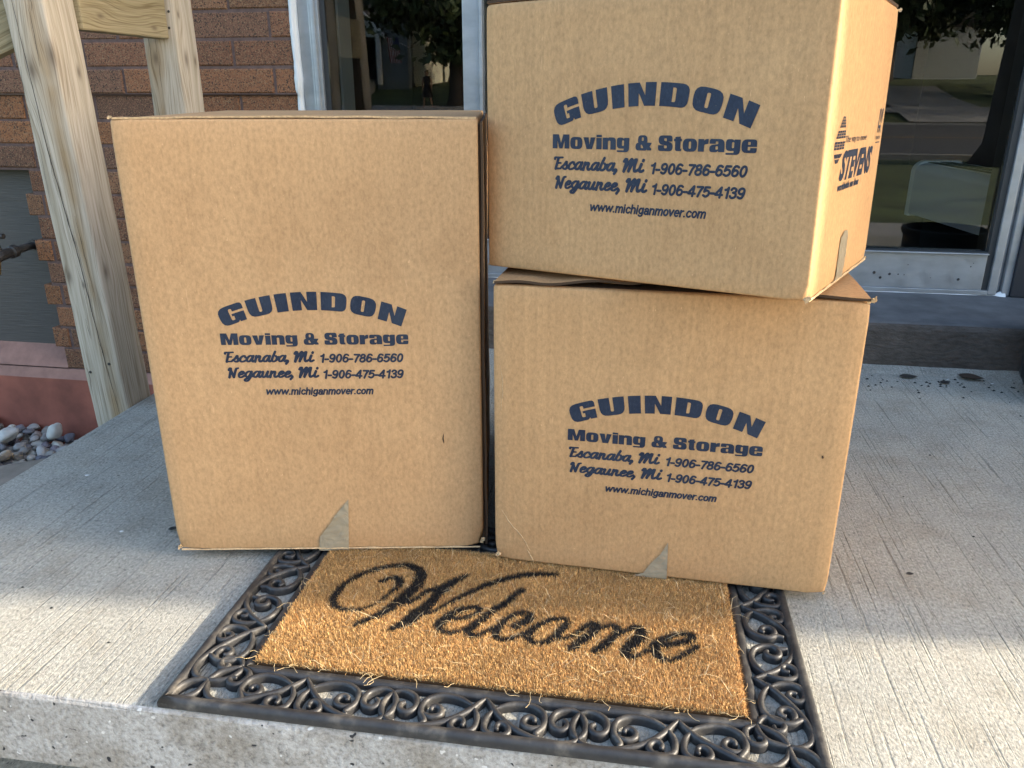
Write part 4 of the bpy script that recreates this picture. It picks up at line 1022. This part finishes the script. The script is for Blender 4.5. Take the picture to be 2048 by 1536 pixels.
WEL = [
 ([(182.6, 261.1), (193.2, 270.9), (204.6, 269.2), (208.5, 255.9), (204.6, 241.8), (197.8, 225.4), (189.9, 209.2), (179.6, 197.1), (165.0, 190.8), (148.4, 190.3), (135.7, 196.7), (129.2, 210.6), (129.3, 228.1), (135.5, 251.6), (149.4, 274.9), (170.3, 291.3), (189.5, 301.6), (206.8, 304.3), (224.4, 296.0), (232.7, 282.9), (233.5, 262.0), (228.1, 243.2), (220.9, 222.4), (208.4, 195.3), (195.7, 179.2), (178.1, 160.7)],
  [8, 9, 9, 7, 5, 4, 4.5, 6, 8, 9, 9, 8, 8, 9, 10, 12, 14, 15, 15, 13, 10, 6]),
 ([(224.4, 210.2), (235.0, 220.2), (245.5, 237.0), (254.1, 249.4), (268.3, 256.0), (281.4, 274.0), (297.2, 293.9)], [4, 7, 7, 8, 12, 12, 5]),
 ([(280.0, 268.7), (266.9, 240.3), (260.2, 215.7), (249.5, 193.5), (239.9, 174.1), (224.8, 158.2)], [9, 12, 14, 18, 14, 6]),
 ([(250.2, 186.9), (259.2, 194.9), (269.8, 202.7), (282.3, 219.1), (299.2, 240.9), (315.0, 258.7), (331.3, 277.0), (359.7, 297.6), (386.2, 309.6), (421.4, 315.0)], [6, 5, 5, 6, 7, 8, 9, 10, 10, 9]),
 ([(294.7, 190.8), (313.0, 196.7), (326.6, 206.8), (331.2, 218.8), (323.8, 222.0), (307.4, 214.5), (294.4, 200.3), (285.7, 183.1), (286.7, 171.0), (299.0, 163.8), (310.7, 167.1), (324.9, 179.7)], [6, 6, 6, 6, 7, 9, 11, 12, 9, 7, 6, 5]),
 ([(380.4, 270.7), (372.6, 258.8), (364.3, 240.5), (349.8, 220.0), (337.9, 199.0), (328.0, 180.4), (327.0, 166.6), (337.1, 162.7), (343.6, 169.2), (353.8, 181.3)], [8, 9, 9, 10, 11, 11, 10, 7, 6, 5]),
 ([(382.4, 190.4), (390.9, 198.1), (399.2, 210.6), (396.2, 219.5), (386.4, 219.6), (375.9, 211.1), (365.8, 195.4), (359.9, 179.2), (361.9, 166.5), (369.3, 161.7), (383.7, 166.4), (395.5, 178.8)], [11, 12, 11, 7, 7, 8, 9, 10, 9, 7, 6, 5]),
 ([(437.7, 213.7), (428.2, 211.2), (415.1, 199.8), (404.5, 186.0), (400.7, 172.0), (406.4, 163.1), (417.7, 161.9), (429.8, 169.5), (438.7, 183.7), (444.8, 198.2), (447.5, 211.0), (440.3, 215.9)], [7, 8, 9, 10, 10, 8, 7, 8, 11, 10, 6, 6]),
 ([(431.3, 172.7), (450.3, 177.5), (462.2, 190.1), (470.7, 202.0), (480.2, 211.6), (485.3, 208.9), (484.8, 200.2), (474.9, 182.7), (465.1, 168.8), (457.3, 156.9)], [5, 5, 6, 6, 8, 10, 11, 12, 12, 9]),
 ([(482.1, 194.4), (493.7, 204.2), (504.4, 210.7), (511.6, 206.9), (512.9, 196.4), (503.6, 180.8), (494.5, 165.6), (486.3, 156.9)], [5, 6, 8, 9, 10, 11, 11, 9]),
 ([(510.0, 192.3), (523.6, 202.3), (533.4, 211.4), (541.4, 208.8), (542.5, 196.2), (533.8, 180.8), (525.3, 167.3), (525.5, 156.9), (535.0, 154.4), (544.6, 162.5), (556.9, 173.7), (572.4, 182.1), (590.9, 189.6), (602.9, 197.6), (607.2, 206.1), (599.6, 209.7), (585.7, 204.4), (570.8, 194.2), (560.9, 181.9), (559.8, 169.6), (567.1, 155.9), (579.3, 154.4), (590.8, 164.0), (601.7, 174.5), (610.8, 185.0)],
  [5, 6, 8, 12, 14, 14, 13, 11, 7, 5, 5, 8, 9, 9, 9, 7, 7, 9, 11, 10, 8, 6, 6, 7, 7]),
]
samples = []
for pts, ws in WEL:
    P = cr(pts, 8); wv = np.interp(np.linspace(0, 1, len(P)), np.linspace(0, 1, len(ws)), ws); samples.append(np.column_stack([P, wv*.58+.5]))
samples = np.concatenate(samples)
NF = 330000
x0, x1, y0, y1 = .0795, MW-.0772, .0775, MD-.0772
fx = rng.uniform(x0, x1, NF); fy = rng.uniform(y0, y1, NF)
# pieces of the pile wholly under the boxes are not needed
def inside(px, py, bo, w, d, m=.012):
    c, s = math.cos(bo[2]), math.sin(bo[2]); X = px-bo[0]; Y = py-bo[1]; a = X*c+Y*s; b = -X*s+Y*c
    return (a > m) & (a < w-m) & (b > m) & (b < d)
ca, sa = math.cos(R(.5)), math.sin(R(.5)); gx = -.5185+fx*ca-fy*sa; gy = .655+fx*sa+fy*ca
u1 = inside(gx, gy, (-.663, .942, R(10.52)), .46, .459); u2 = inside(gx, gy, (-.192, .998, R(-2.2)), .461, .459)
keep = ~(u1 | u2); fx, fy = fx[keep], fy[keep]; n = len(fx)
fl = np.zeros(n, bool)
for i in range(0, n, 4000):
    q = np.column_stack([fx[i:i+4000], fy[i:i+4000]])*1000+rng.normal(0, 1.15, (len(fx[i:i+4000]), 2))
    dd = np.hypot(q[:, None, 0]-samples[None, :, 0], q[:, None, 1]-samples[None, :, 1])-samples[None, :, 2]
    fl[i:i+4000] = dd.min(1) < 0
az = rng.uniform(0, 2*np.pi, n); tilt = np.abs(rng.normal(0, .60, n)); ln = rng.uniform(.0042, .0072, n)
edge = np.minimum.reduce([fx-x0, x1-fx, fy-y0, y1-fy]); ln *= np.where(edge < .004, .85, 1)
stray = rng.random(n) < .0011; tilt[stray] = rng.uniform(1.0, 1.45, stray.sum()); ln[stray] = rng.uniform(.014, .036, stray.sum())
wd = np.where(stray, .00024, rng.uniform(.00016, .00032, n))
dx, dy = np.cos(az), np.sin(az); px_, py_ = -dy, dx
rootz = np.where(stray, .0125, rng.uniform(.0085, .0118, n))
bend = tilt*rng.uniform(1.0, 1.9, n); bend = np.minimum(bend, 1.6); bend[stray] = rng.uniform(1.2, 1.75, stray.sum())
wob = rng.normal(0, .5, n)*stray
p0 = np.stack([fx, fy, rootz], 1)
s1 = np.stack([np.sin(tilt)*dx, np.sin(tilt)*dy, np.cos(tilt)], 1)*ln[:, None]*.55
az2 = az+wob; s2 = np.stack([np.sin(bend)*np.cos(az2), np.sin(bend)*np.sin(az2), np.cos(bend)], 1)*ln[:, None]*.45
pm, pt = p0+s1, p0+s1+s2; pm[:, 2] = np.clip(pm[:, 2], .003, .0195); pt[:, 2] = np.clip(pt[:, 2], .003, .020)
sd = np.stack([px_, py_, np.zeros(n)], 1)*wd[:, None]
VV = np.empty((n, 5, 3)); VV[:, 0] = p0-sd; VV[:, 1] = p0+sd; VV[:, 2] = pm+sd*.9; VV[:, 3] = pm-sd*.9; VV[:, 4] = pt
b = (np.arange(n)*5)[:, None]
quads = (b+np.array([[0, 1, 2, 3]])).tolist(); tris = (b+np.array([[3, 2, 4]])).tolist()
me = bpy.data.meshes.new('coir_pile'); me.from_pydata(VV.reshape(-1, 3).tolist(), [], quads+tris); me.materials.append(COIR)
pal = np.array([(.60, .345, .125), (.66, .42, .17), (.47, .25, .08), (.70, .49, .23), (.26, .12, .045)])
ci = rng.choice(5, n, p=[.34, .26, .2, .1, .1]); colr = pal[ci]*rng.uniform(.6, 1.25, n)[:, None]
patch = np.array([mnoise.noise(Vector((a*14, b_*14, 0))) for a, b_ in zip(fx, fy)]); colr *= (1+.16*patch)[:, None]
colr[fl] = np.array((.016, .014, .013))*rng.uniform(.6, 1.6, fl.sum())[:, None]
colr[stray] = np.array((.72, .56, .32))*rng.uniform(.75, 1.1, stray.sum())[:, None]
rare = fl & (rng.random(n) < .012); colr[rare] = (.5, .36, .18)
tone_attr(me, np.repeat(np.concatenate([colr, np.ones((n, 1))], 1), 5, axis=0))
pile = link(bpy.data.objects.new('pile', me), coir)
# loose fibres lying over the rim
mb = MB()
for i in range(34):
    e = random.choice('fffflr'); t = random.random()
    x, y = (x0+(x1-x0)*t, y0-.002) if e == 'f' else ((x0-.002, y0+.2*t) if e == 'l' else (x1+.002, y0+.2*t))
    a = {'f': -math.pi/2, 'l': math.pi, 'r': 0}[e]+random.gauss(0, .9); L = random.uniform(.008, .026); z = .013
    pts = [(x, y, z)]
    for k in range(4): a += random.gauss(0, .5); x += math.cos(a)*L/4; y += math.sin(a)*L/4; z += random.gauss(0, .0015); pts.append((x, y, max(.0105, z)))
    mb.tube(pts, .00022, 4)
tag(mb.build('loose_fibres', simple('dry_fibre', (.62, .46, .24), .7), mat_o), kind='stuff')

# ------------------------------------------------------------------ small things on the porch
def leaf(x, y, rot, s, label, col, curl=.3):
    mb = MB(); n = 9
    for i in range(n):
        t = i/(n-1); wv = .32*math.sin(math.pi*t**.8)*s
        for k in (-1, 0, 1): mb.v.append(((t-.5)*s, k*wv, .0015+curl*s*(.25*(t-.5)**2*4+.35*abs(k)*math.sin(math.pi*t))))
    for i in range(n-1):
        for k in range(2): a = i*3+k; mb.f.append((a, a+3, a+4, a+1)); mb.m.append(0)
    o = mb.build('dry_leaf', simple('dry_leaf', col, .8), smooth=True); o.location = (x, y, .001); o.rotation_euler = (0, 0, rot); tag(o, label, 'leaf', 'dead leaves on the porch'); return o
leaf(.655, 1.985, .1, .045, 'dark dead leaf flat on the concrete by the door step', (.03, .025, .02), .15)
leaf(.80, 1.995, -.3, .060, 'curled brown dead leaf nearest the right end of the step', (.05, .03, .018), .35)
leaf(.73, 1.955, .5, .030, 'smallest black dead leaf near the middle of the step foot', (.02, .018, .016), .2)
leaf(-.720, 1.018, .5, .017, 'tiny dark leaf on the shaded concrete left of the tall box', (.02, .022, .02), .3)
leaf(.405, 1.075, .2, .012, 'dark crumpled leaf bit right of the square box', (.025, .022, .02), .6)
mb = MB(); rs = random.Random(3)
for i in range(80):
    x = .45+abs(rs.gauss(.30, .22)); y = 1.99-abs(rs.gauss(0, .07)); s = rs.uniform(.0012, .005)
    mb.add([(x-s, y, .0006), (x, y-s*.6, .0006), (x+s, y+s*.2, .0006), (x, y+s*.4, .0006+s*.6)], [(0, 1, 3), (1, 2, 3), (2, 0, 3), (0, 2, 1)])
for i in range(60):
    x = rs.uniform(-1.05, 1.2); y = rs.uniform(.72, 1.9); s = rs.uniform(.0008, .0028)
    mb.add([(x-s, y, .0005), (x, y-s*.6, .0005), (x+s, y+s*.2, .0005), (x, y+s*.4, .0005+s*.6)], [(0, 1, 3), (1, 2, 3), (2, 0, 3), (0, 2, 1)])
tag(mb.build('grit', simple('dark_grit', (.02, .02, .019), .9)), 'dark grit and crumbs scattered along the foot of the door step', 'grit', kind='stuff')
mb = MB()
for x, y, s in ((-.985, 1.17, .005), (-.905, 1.37, .0045), (-.8, 1.0, .004), (.84, 1.97, .004), (.745, 1.985, .004)):
    mb.add([(x-s, y, .0008), (x, y-s*.5, .0008), (x+s*1.2, y, .0015), (x, y+s*.5, .0012)], [(0, 1, 2, 3)])
tag(mb.build('paint_flakes', CAULK), 'white paint flakes lying on the shaded concrete', 'paint flakes', kind='stuff')
# black bin standing by the door at the right edge
bn = empty('storage_bin', (1.0, 1.90, 0)); tag(bn, 'black ribbed plastic bin standing by the door step at the right edge', 'bin')
mb = MB(); prof = [(.0, .02), (.115, .02), (.125, .04), (.128, .20), (.136, .21), (.136, .225), (.126, .226), (.12, .05), (0, .05)]; n = 44
for (r_, z) in prof:
    for k in range(n): rr2 = r_*(1+(.012 if k % 2 and .03 < z < .205 and r_ > .1 else 0)); mb.v.append((rr2*math.cos(2*math.pi*k/n), rr2*math.sin(2*math.pi*k/n), z))
for i in range(len(prof)-1):
    for k in range(n): a, b_ = i*n+k, i*n+(k+1) % n; mb.f.append((a, b_, b_+n, a+n)); mb.m.append(0)
mb.build('tub', BLACKP, bn)
for a in (.6, 2.2, 3.7, 5.3):
    mb = MB(); mb.tube([(.10*math.cos(a), .10*math.sin(a), 0), (.10*math.cos(a), .10*math.sin(a), .021)], [.022, .02], 12); mb.build('foot', BLACKP, bn)

# ------------------------------------------------------------------ across the street (seen mirrored in the door glass)
def siding(mb, x0, x1, y, z0, z1, face, pitch=.16):
    k = int((z1-z0)/pitch)+1
    for i in range(k):
        a, b_ = z0+i*pitch, min(z1, z0+(i+1)*pitch)
        if b_-a < .02: continue
        if face == 'y': mb.add([(x0, y+.03, a), (x1, y+.03, a), (x1, y, b_), (x0, y, b_), (x0, y-.1, a), (x1, y-.1, a)], [(0, 1, 2, 3), (4, 5, 1, 0)])
        else: mb.add([(y+.03, x0, a), (y+.03, x1, a), (y, x1, b_), (y, x0, b_)], [(0, 3, 2, 1)])
gz = ground_profile(-41.5)
h1 = empty('sided_house', (-16, -42, gz)); tag(h1, 'grey and cream sided house with white trimmed gable porch reflected in the left pane', 'house')
def at(o, mb, name, mats, **k):
    ob = mb.build(name, mats, **k); ob.parent = o; ob.location = -Vector(o.location); return ob
mb = MB(); siding(mb, -15.4, -13.55, -41.3, 1.1, 4.2, 'y'); siding(mb, -48, -41.3, -13.55, 1.1, 4.2, 'x'); siding(mb, -22, -15.4, -42.6, 1.1, 4.2, 'y'); mb.box(-22, -13.6, -48, -42.75, .5, 4.2); mb.box(-15.4, -13.6, -42.8, -41.42, .5, 4.2); at(h1, mb, 'grey_wall', SID_G)
mb = MB(); siding(mb, -13.5, -12.85, -42.2, 1.1, 3.9, 'y'); mb.box(-13.5, -12.85, -48, -42.4, .6, 3.9); at(h1, mb, 'cream_wall', SID_C)
mb = MB()
def gable(mb, xa, xb, xm, y0, y1, ze, zp, t):
    mb.add([(xa, y0, ze), (xm, y0, zp), (xb, y0, ze), (xa, y1, ze), (xm, y1, zp), (xb, y1, ze), (xa, y0, ze-t), (xm, y0, zp-t), (xb, y0, ze-t), (xa, y1, ze-t), (xm, y1, zp-t), (xb, y1, ze-t)],
           [(0, 1, 4, 3), (1, 2, 5, 4), (6, 9, 10, 7), (7, 10, 11, 8), (3, 4, 10, 9), (4, 5, 11, 10), (0, 6, 7, 1), (1, 7, 8, 2)])
gable(mb, -17.35, -14.65, -16.0, -44, -40.6, 3.6, 4.95, .12); at(h1, mb, 'roof', ROOF)
mb = MB(); gable(mb, -17.42, -14.6, -16.0, -40.6, -40.45, 3.6, 4.99, .26); mb.box(-15.15, -14.95, -41, -40.7, 1.0, 3.6); mb.box(-17.1, -16.9, -41, -40.7, 1.0, 3.6); at(h1, mb, 'porch_trim', TRIM)
mb = MB(); mb.add([(-17.2, -41, 3.45), (-14.8, -41, 3.45), (-16.0, -41, 4.75)], [(0, 1, 2)]); at(h1, mb, 'gable_end', SID_W)
mb = MB(); mb.box(-16.6, -15.6, -42.55, -42.4, 1.3, 3.3); at(h1, mb, 'door', DKGL)
mb = MB()
for i in range(4): mb.box(-16.8, -15.3, -40.6+i*.3, -40.3+i*.3, .1, 1.15-i*.22)
at(h1, mb, 'front_steps', WALK)
mb = MB(); mb.box(-22.5, -12.0, -48.4, -41.2, 4.21, 4.4); mb.add([(-22.5, -41.2, 4.4), (-12, -41.2, 4.4), (-12, -48.4, 4.4), (-22.5, -48.4, 4.4), (-22.5, -44.8, 6.6), (-12, -44.8, 6.6)], [(0, 1, 5, 4), (2, 3, 4, 5), (1, 2, 5), (3, 0, 4)]); at(h1, mb, 'main_roof', ROOF)
# flag
fg = empty('hanging_flag', (-13.75, -39.3, 3.3)); tag(fg, 'striped red white and blue flag on a pole by the grey house', 'flag')
mb = MB(); nx, nz = 13, 20; w_, h_ = .62, 1.25
for j in range(nz+1):
    for i in range(nx+1): mb.v.append((i/nx*w_-w_/2+.12*(j/nz), .05*math.sin(i*.9+j*.2)*(j/nz), -j/nz*h_))
for j in range(nz):
    for i in range(nx):
        a = j*(nx+1)+i; mb.f.append((a, a+1, a+nx+2, a+nx+1)); mb.m.append(2 if (j < 9 and i >= 6) else (0 if i % 2 == 0 else 1))
mb.build('flag_cloth', [simple('flag_red', (.35, .03, .03), .8), simple('flag_white', (.7, .68, .66), .8), simple('flag_blue', (.02, .03, .14), .8)], fg)
mb = MB(); mb.tube([(-.35, 0, .02), (.6, -2.0, -.5)], .02, 6); mb.build('pole', TRIM, fg)
# white garage on the right
h2 = empty('garage', (17.5, -50, 1.2)); tag(h2, 'white sided garage across the street, reflected in the right pane', 'garage')
mb = MB(); siding(mb, 15.3, 18.9, -50.2, 1.1, 4.2, 'y', .2); mb.box(15.3, 18.9, -56, -50.4, .8, 4.2); at(h2, mb, 'wall', SID_W)
mb = MB(); mb.add([(14.9, -50, 4.2), (19.3, -50, 4.2), (19.3, -56.4, 4.2), (14.9, -56.4, 4.2), (17.1, -50, 5.9), (17.1, -56.4, 5.9)], [(0, 1, 4), (1, 2, 5, 4), (2, 3, 5), (3, 0, 4, 5)]); at(h2, mb, 'roof', ROOF)
mb = MB(); mb.box(19.6, 20.8, -49.9, -49.75, 2.7, 3.6); 
h3 = empty('pale_house', (8.5, -54, 1.2)); tag(h3, 'pale house with dark windows standing behind the trees across the street', 'house')
mb = MB(); siding(mb, 3, 12.3, -54, 1.1, 4.4, 'y', .2); mb.box(3, 12.3, -62, -54.2, .8, 4.4); at(h3, mb, 'wall', SID_W)
mb = MB(); mb.add([(2.6, -53.6, 4.4), (12.7, -53.6, 4.4), (12.7, -62.4, 4.4), (2.6, -62.4, 4.4), (2.6, -58, 7), (12.7, -58, 7)], [(0, 1, 5, 4), (2, 3, 4, 5), (1, 2, 5), (3, 0, 4)]); at(h3, mb, 'roof', ROOF)
for x in (5, 8, 10.5):
    mb = MB(); mb.box(x-.5, x+.5, -53.98, -53.93, 2.0, 3.5); at(h3, mb, 'window', DKGL)
# trees
def tree(name, x, y, th, cr_, cz, n, label, trunk_r=.28, seed=0, ls=.32):
    rs = np.random.default_rng(seed); z0 = ground_profile(y); o = empty(name, (x, y, z0-.1)); tag(o, label, 'tree', 'street trees opposite the door')
    mb = MB(); mb.tube([(0, 0, 0), (.03, 0, .5), (.05, .02, th*.6), (.1, .1, th)], [trunk_r*1.5, trunk_r*1.05, trunk_r*.9, trunk_r*.7], 12)
    for a in np.linspace(0, 6.28, 7)[:-1]:
        mb.tube([(.1, .1, th-.3), (.1+cr_*.35*math.cos(a), .1+cr_*.35*math.sin(a), th+cr_*.25), (cr_*.75*math.cos(a+.2), cr_*.75*math.sin(a+.2), th+cr_*.55)], [trunk_r*.5, trunk_r*.28, .03], 6)
    mb.build('trunk', BARK, o, smooth=True)
    nc = 46; cc = rs.normal(0, 1, (nc, 3)); cc /= np.linalg.norm(cc, axis=1)[:, None]; cc *= (rs.uniform(.35, 1, nc)**.6)[:, None]*cr_; cc[:, 2] *= .72; cc[:, 2] += cz
    k = rs.integers(0, nc, n); P = cc[k]+rs.normal(0, cr_*.13, (n, 3)); P[:, 2] = np.maximum(P[:, 2], th*.62)
    nrm = rs.normal(0, 1, (n, 3)); nrm[:, 2] += .6; nrm /= np.linalg.norm(nrm, axis=1)[:, None]
    t = np.cross(nrm, rs.normal(0, 1, (n, 3))); t /= np.linalg.norm(t, axis=1)[:, None]; b_ = np.cross(nrm, t); s = rs.uniform(.5, 1.1, n)[:, None]*ls
    Vv = np.empty((n, 4, 3)); Vv[:, 0] = P-t*s; Vv[:, 1] = P-b_*s*.5; Vv[:, 2] = P+t*s; Vv[:, 3] = P+b_*s*.5
    me = bpy.data.meshes.new('crown'); me.from_pydata(Vv.reshape(-1, 3).tolist(), [], (np.arange(n)[:, None]*4+np.arange(4)[None]).tolist()); me.materials.append(LEAFM)
    g = rs.uniform(.6, 1.3, n)[:, None]*np.array((.040, .062, .020)); tone_attr(me, np.repeat(np.concatenate([g, np.ones((n, 1))], 1), 4, axis=0))
    link(bpy.data.objects.new('crown', me), o)
tree('street_tree', -9.5, -35.8, 3.4, 4.6, 5.6, 5200, 'thick trunked leafy tree beside the dark dressed person, reflected in the left pane', .42, 1)
tree('street_tree', -17.6, -37.6, 1.6, 1.5, 2.3, 1800, 'small leafy tree beside the steps of the white gable porch', .1, 2)
tree('street_tree', 8.5, -37.5, 3.6, 5.0, 6.4, 5200, 'broad leafy tree in front of the pale house, reflected in the right pane', .4, 3)
tree('street_tree', 17.0, -39.5, 3.8, 4.8, 6.7, 5000, 'broad leafy tree in front of the white garage', .4, 4)
tree('street_tree', 1.0, -38.0, 3.6, 5.0, 6.2, 4200, 'leafy tree midway between the grey house and the pale house', .4, 5)
tree('street_tree', 25.5, -37.0, 3.6, 5.0, 6.4, 3600, 'leafy tree at the far right beyond the white garage', .4, 6)
tree('street_tree', -27, -40, 3.4, 5.4, 6.4, 3600, 'leafy tree at the far left beyond the grey house', .4, 8)
for i, (x, y, r_, hz, lab) in enumerate(((-30, -66, 9, 8, 'tall dark tree behind the grey house'), (-12, -64, 9, 9, 'tall dark tree rising over the cream wall'), (4, -70, 10, 9, 'tall dark tree behind the pale house'), (20, -66, 9, 9, 'tall dark tree behind the white garage'), (38, -68, 10, 9, 'tall dark tree farthest to the right'))):
    tree('backdrop_tree', x, y, 6, r_, hz, 4200, lab, .5, 20+i, .65)
tree('boulevard_tree', 6.95, -13.0, 5.2, 4.6, 8.5, 5200, 'thick brown tree trunk nearest the door, mirrored at the right edge of the glass', .47, 11)
tree('yard_tree', -12.2, -46.5, 2.6, 3.4, 4.6, 5200, 'dark leafy tree behind the walking person', .3, 12)
tree('yard_tree', 13.0, -47.0, 2.6, 3.6, 4.9, 5000, 'dark leafy tree between the pale house and the white garage', .3, 13)
# person across the street
def person():
    gz_ = ground_profile(-35.0)
    root = empty('person', (-10.8, -35.0, gz_)); tag(root, 'person in dark dress walking on the lawn across the street, reflected in the left pane', 'person')
    J = {'pel': (0, 0, .95), 'wai': (0, 0, 1.08), 'che': (0, .01, 1.30), 'nec': (0, 0, 1.46), 'hea': (0, .02, 1.58), 'top': (0, .02, 1.68),
         'shl': (-.17, 0, 1.40), 'ell': (-.22, .02, 1.14), 'wrl': (-.18, .12, .94), 'shr': (.17, 0, 1.40), 'elr': (.23, .0, 1.15), 'wrr': (.24, .10, .92),
         'hil': (-.09, 0, .90), 'knl': (-.14, .06, .50), 'anl': (-.20, -.02, .08), 'tol': (-.21, .12, .03), 'hir': (.09, 0, .90), 'knr': (.15, .0, .49), 'anr': (.22, -.08, .08), 'tor': (.24, .06, .03)}
    E_ = [('pel', 'wai'), ('wai', 'che'), ('che', 'nec'), ('nec', 'hea'), ('hea', 'top'), ('che', 'shl'), ('shl', 'ell'), ('ell', 'wrl'), ('che', 'shr'), ('shr', 'elr'), ('elr', 'wrr'), ('pel', 'hil'), ('hil', 'knl'), ('knl', 'anl'), ('anl', 'tol'), ('pel', 'hir'), ('hir', 'knr'), ('knr', 'anr'), ('anr', 'tor')]
    rad = {'pel': .13, 'wai': .115, 'che': .13, 'nec': .055, 'hea': .09, 'top': .07, 'shl': .055, 'shr': .055, 'ell': .042, 'elr': .042, 'wrl': .03, 'wrr': .03, 'hil': .085, 'hir': .085, 'knl': .055, 'knr': .055, 'anl': .037, 'anr': .037, 'tol': .03, 'tor': .03}
    ks = list(J); me = bpy.data.meshes.new('body'); me.from_pydata([J[k] for k in ks], [(ks.index(a), ks.index(b_)) for a, b_ in E_], []); ob = link(bpy.data.objects.new('body', me), root)
    md = ob.modifiers.new('skin', 'SKIN'); ob.modifiers.new('sub', 'SUBSURF').levels = 1
    if not me.skin_vertices: me.skin_vertices.new()
    for i, k in enumerate(ks): me.skin_vertices[0].data[i].radius = (rad[k], rad[k]*.85); me.skin_vertices[0].data[i].use_root = (k == 'pel')
    me.materials.append(simple('skin', (.36, .2, .13), .6))
    for s_ in (-1, 1):
        for f in range(5):
            mb = MB(); x, y, z = (J['wrl'] if s_ < 0 else J['wrr']); a = (f-2)*.011
            L_ = (.055, .075, .08, .072, .055)[f]; mb.tube([(x, y+a, z), (x, y+a*1.4+.01, z-.06), (x+s_*-.006, y+a*1.5+.015, z-.06-L_)], [.012, .010, .006], 6); mb.build('finger', me.materials[0], root)
    mb = MB(); rings = [(1.47, .075, .07), (1.42, .19, .11), (1.30, .175, .14), (1.08, .145, .13), (.95, .19, .16), (.75, .23, .2), (.52, .27, .24)]; n = 20
    for z, a, b_ in rings:
        for k in range(n): t = 2*math.pi*k/n; q = 1+(.07*math.sin(7*t) if z < .9 else 0); mb.v.append((a*math.cos(t)*q, b_*math.sin(t)*q, z))
    for i in range(len(rings)-1):
        for k in range(n): a = i*n+k; b_ = i*n+(k+1) % n; mb.f.append((a, a+n, b_+n, b_)); mb.m.append(0)
    mb.build('dress', simple('black_cloth', (.008, .008, .01), .9), root, smooth=True)
    mb = MB(); bm = bmesh.new(); bmesh.ops.create_uvsphere(bm, u_segments=16, v_segments=10, radius=1)
    vs_ = [(v.co.x*.105, v.co.y*.115-.012, v.co.z*.12+1.625) for v in bm.verts]; fs2_ = [tuple(v.index for v in f.verts) for f in bm.faces if not (f.calc_center_median().y > .35 and f.calc_center_median().z < .35)]; bm.free()
    mb.add(vs_, fs2_); mb.build('hair', simple('dark_hair', (.02, .014, .01), .6), root, smooth=True)
person()
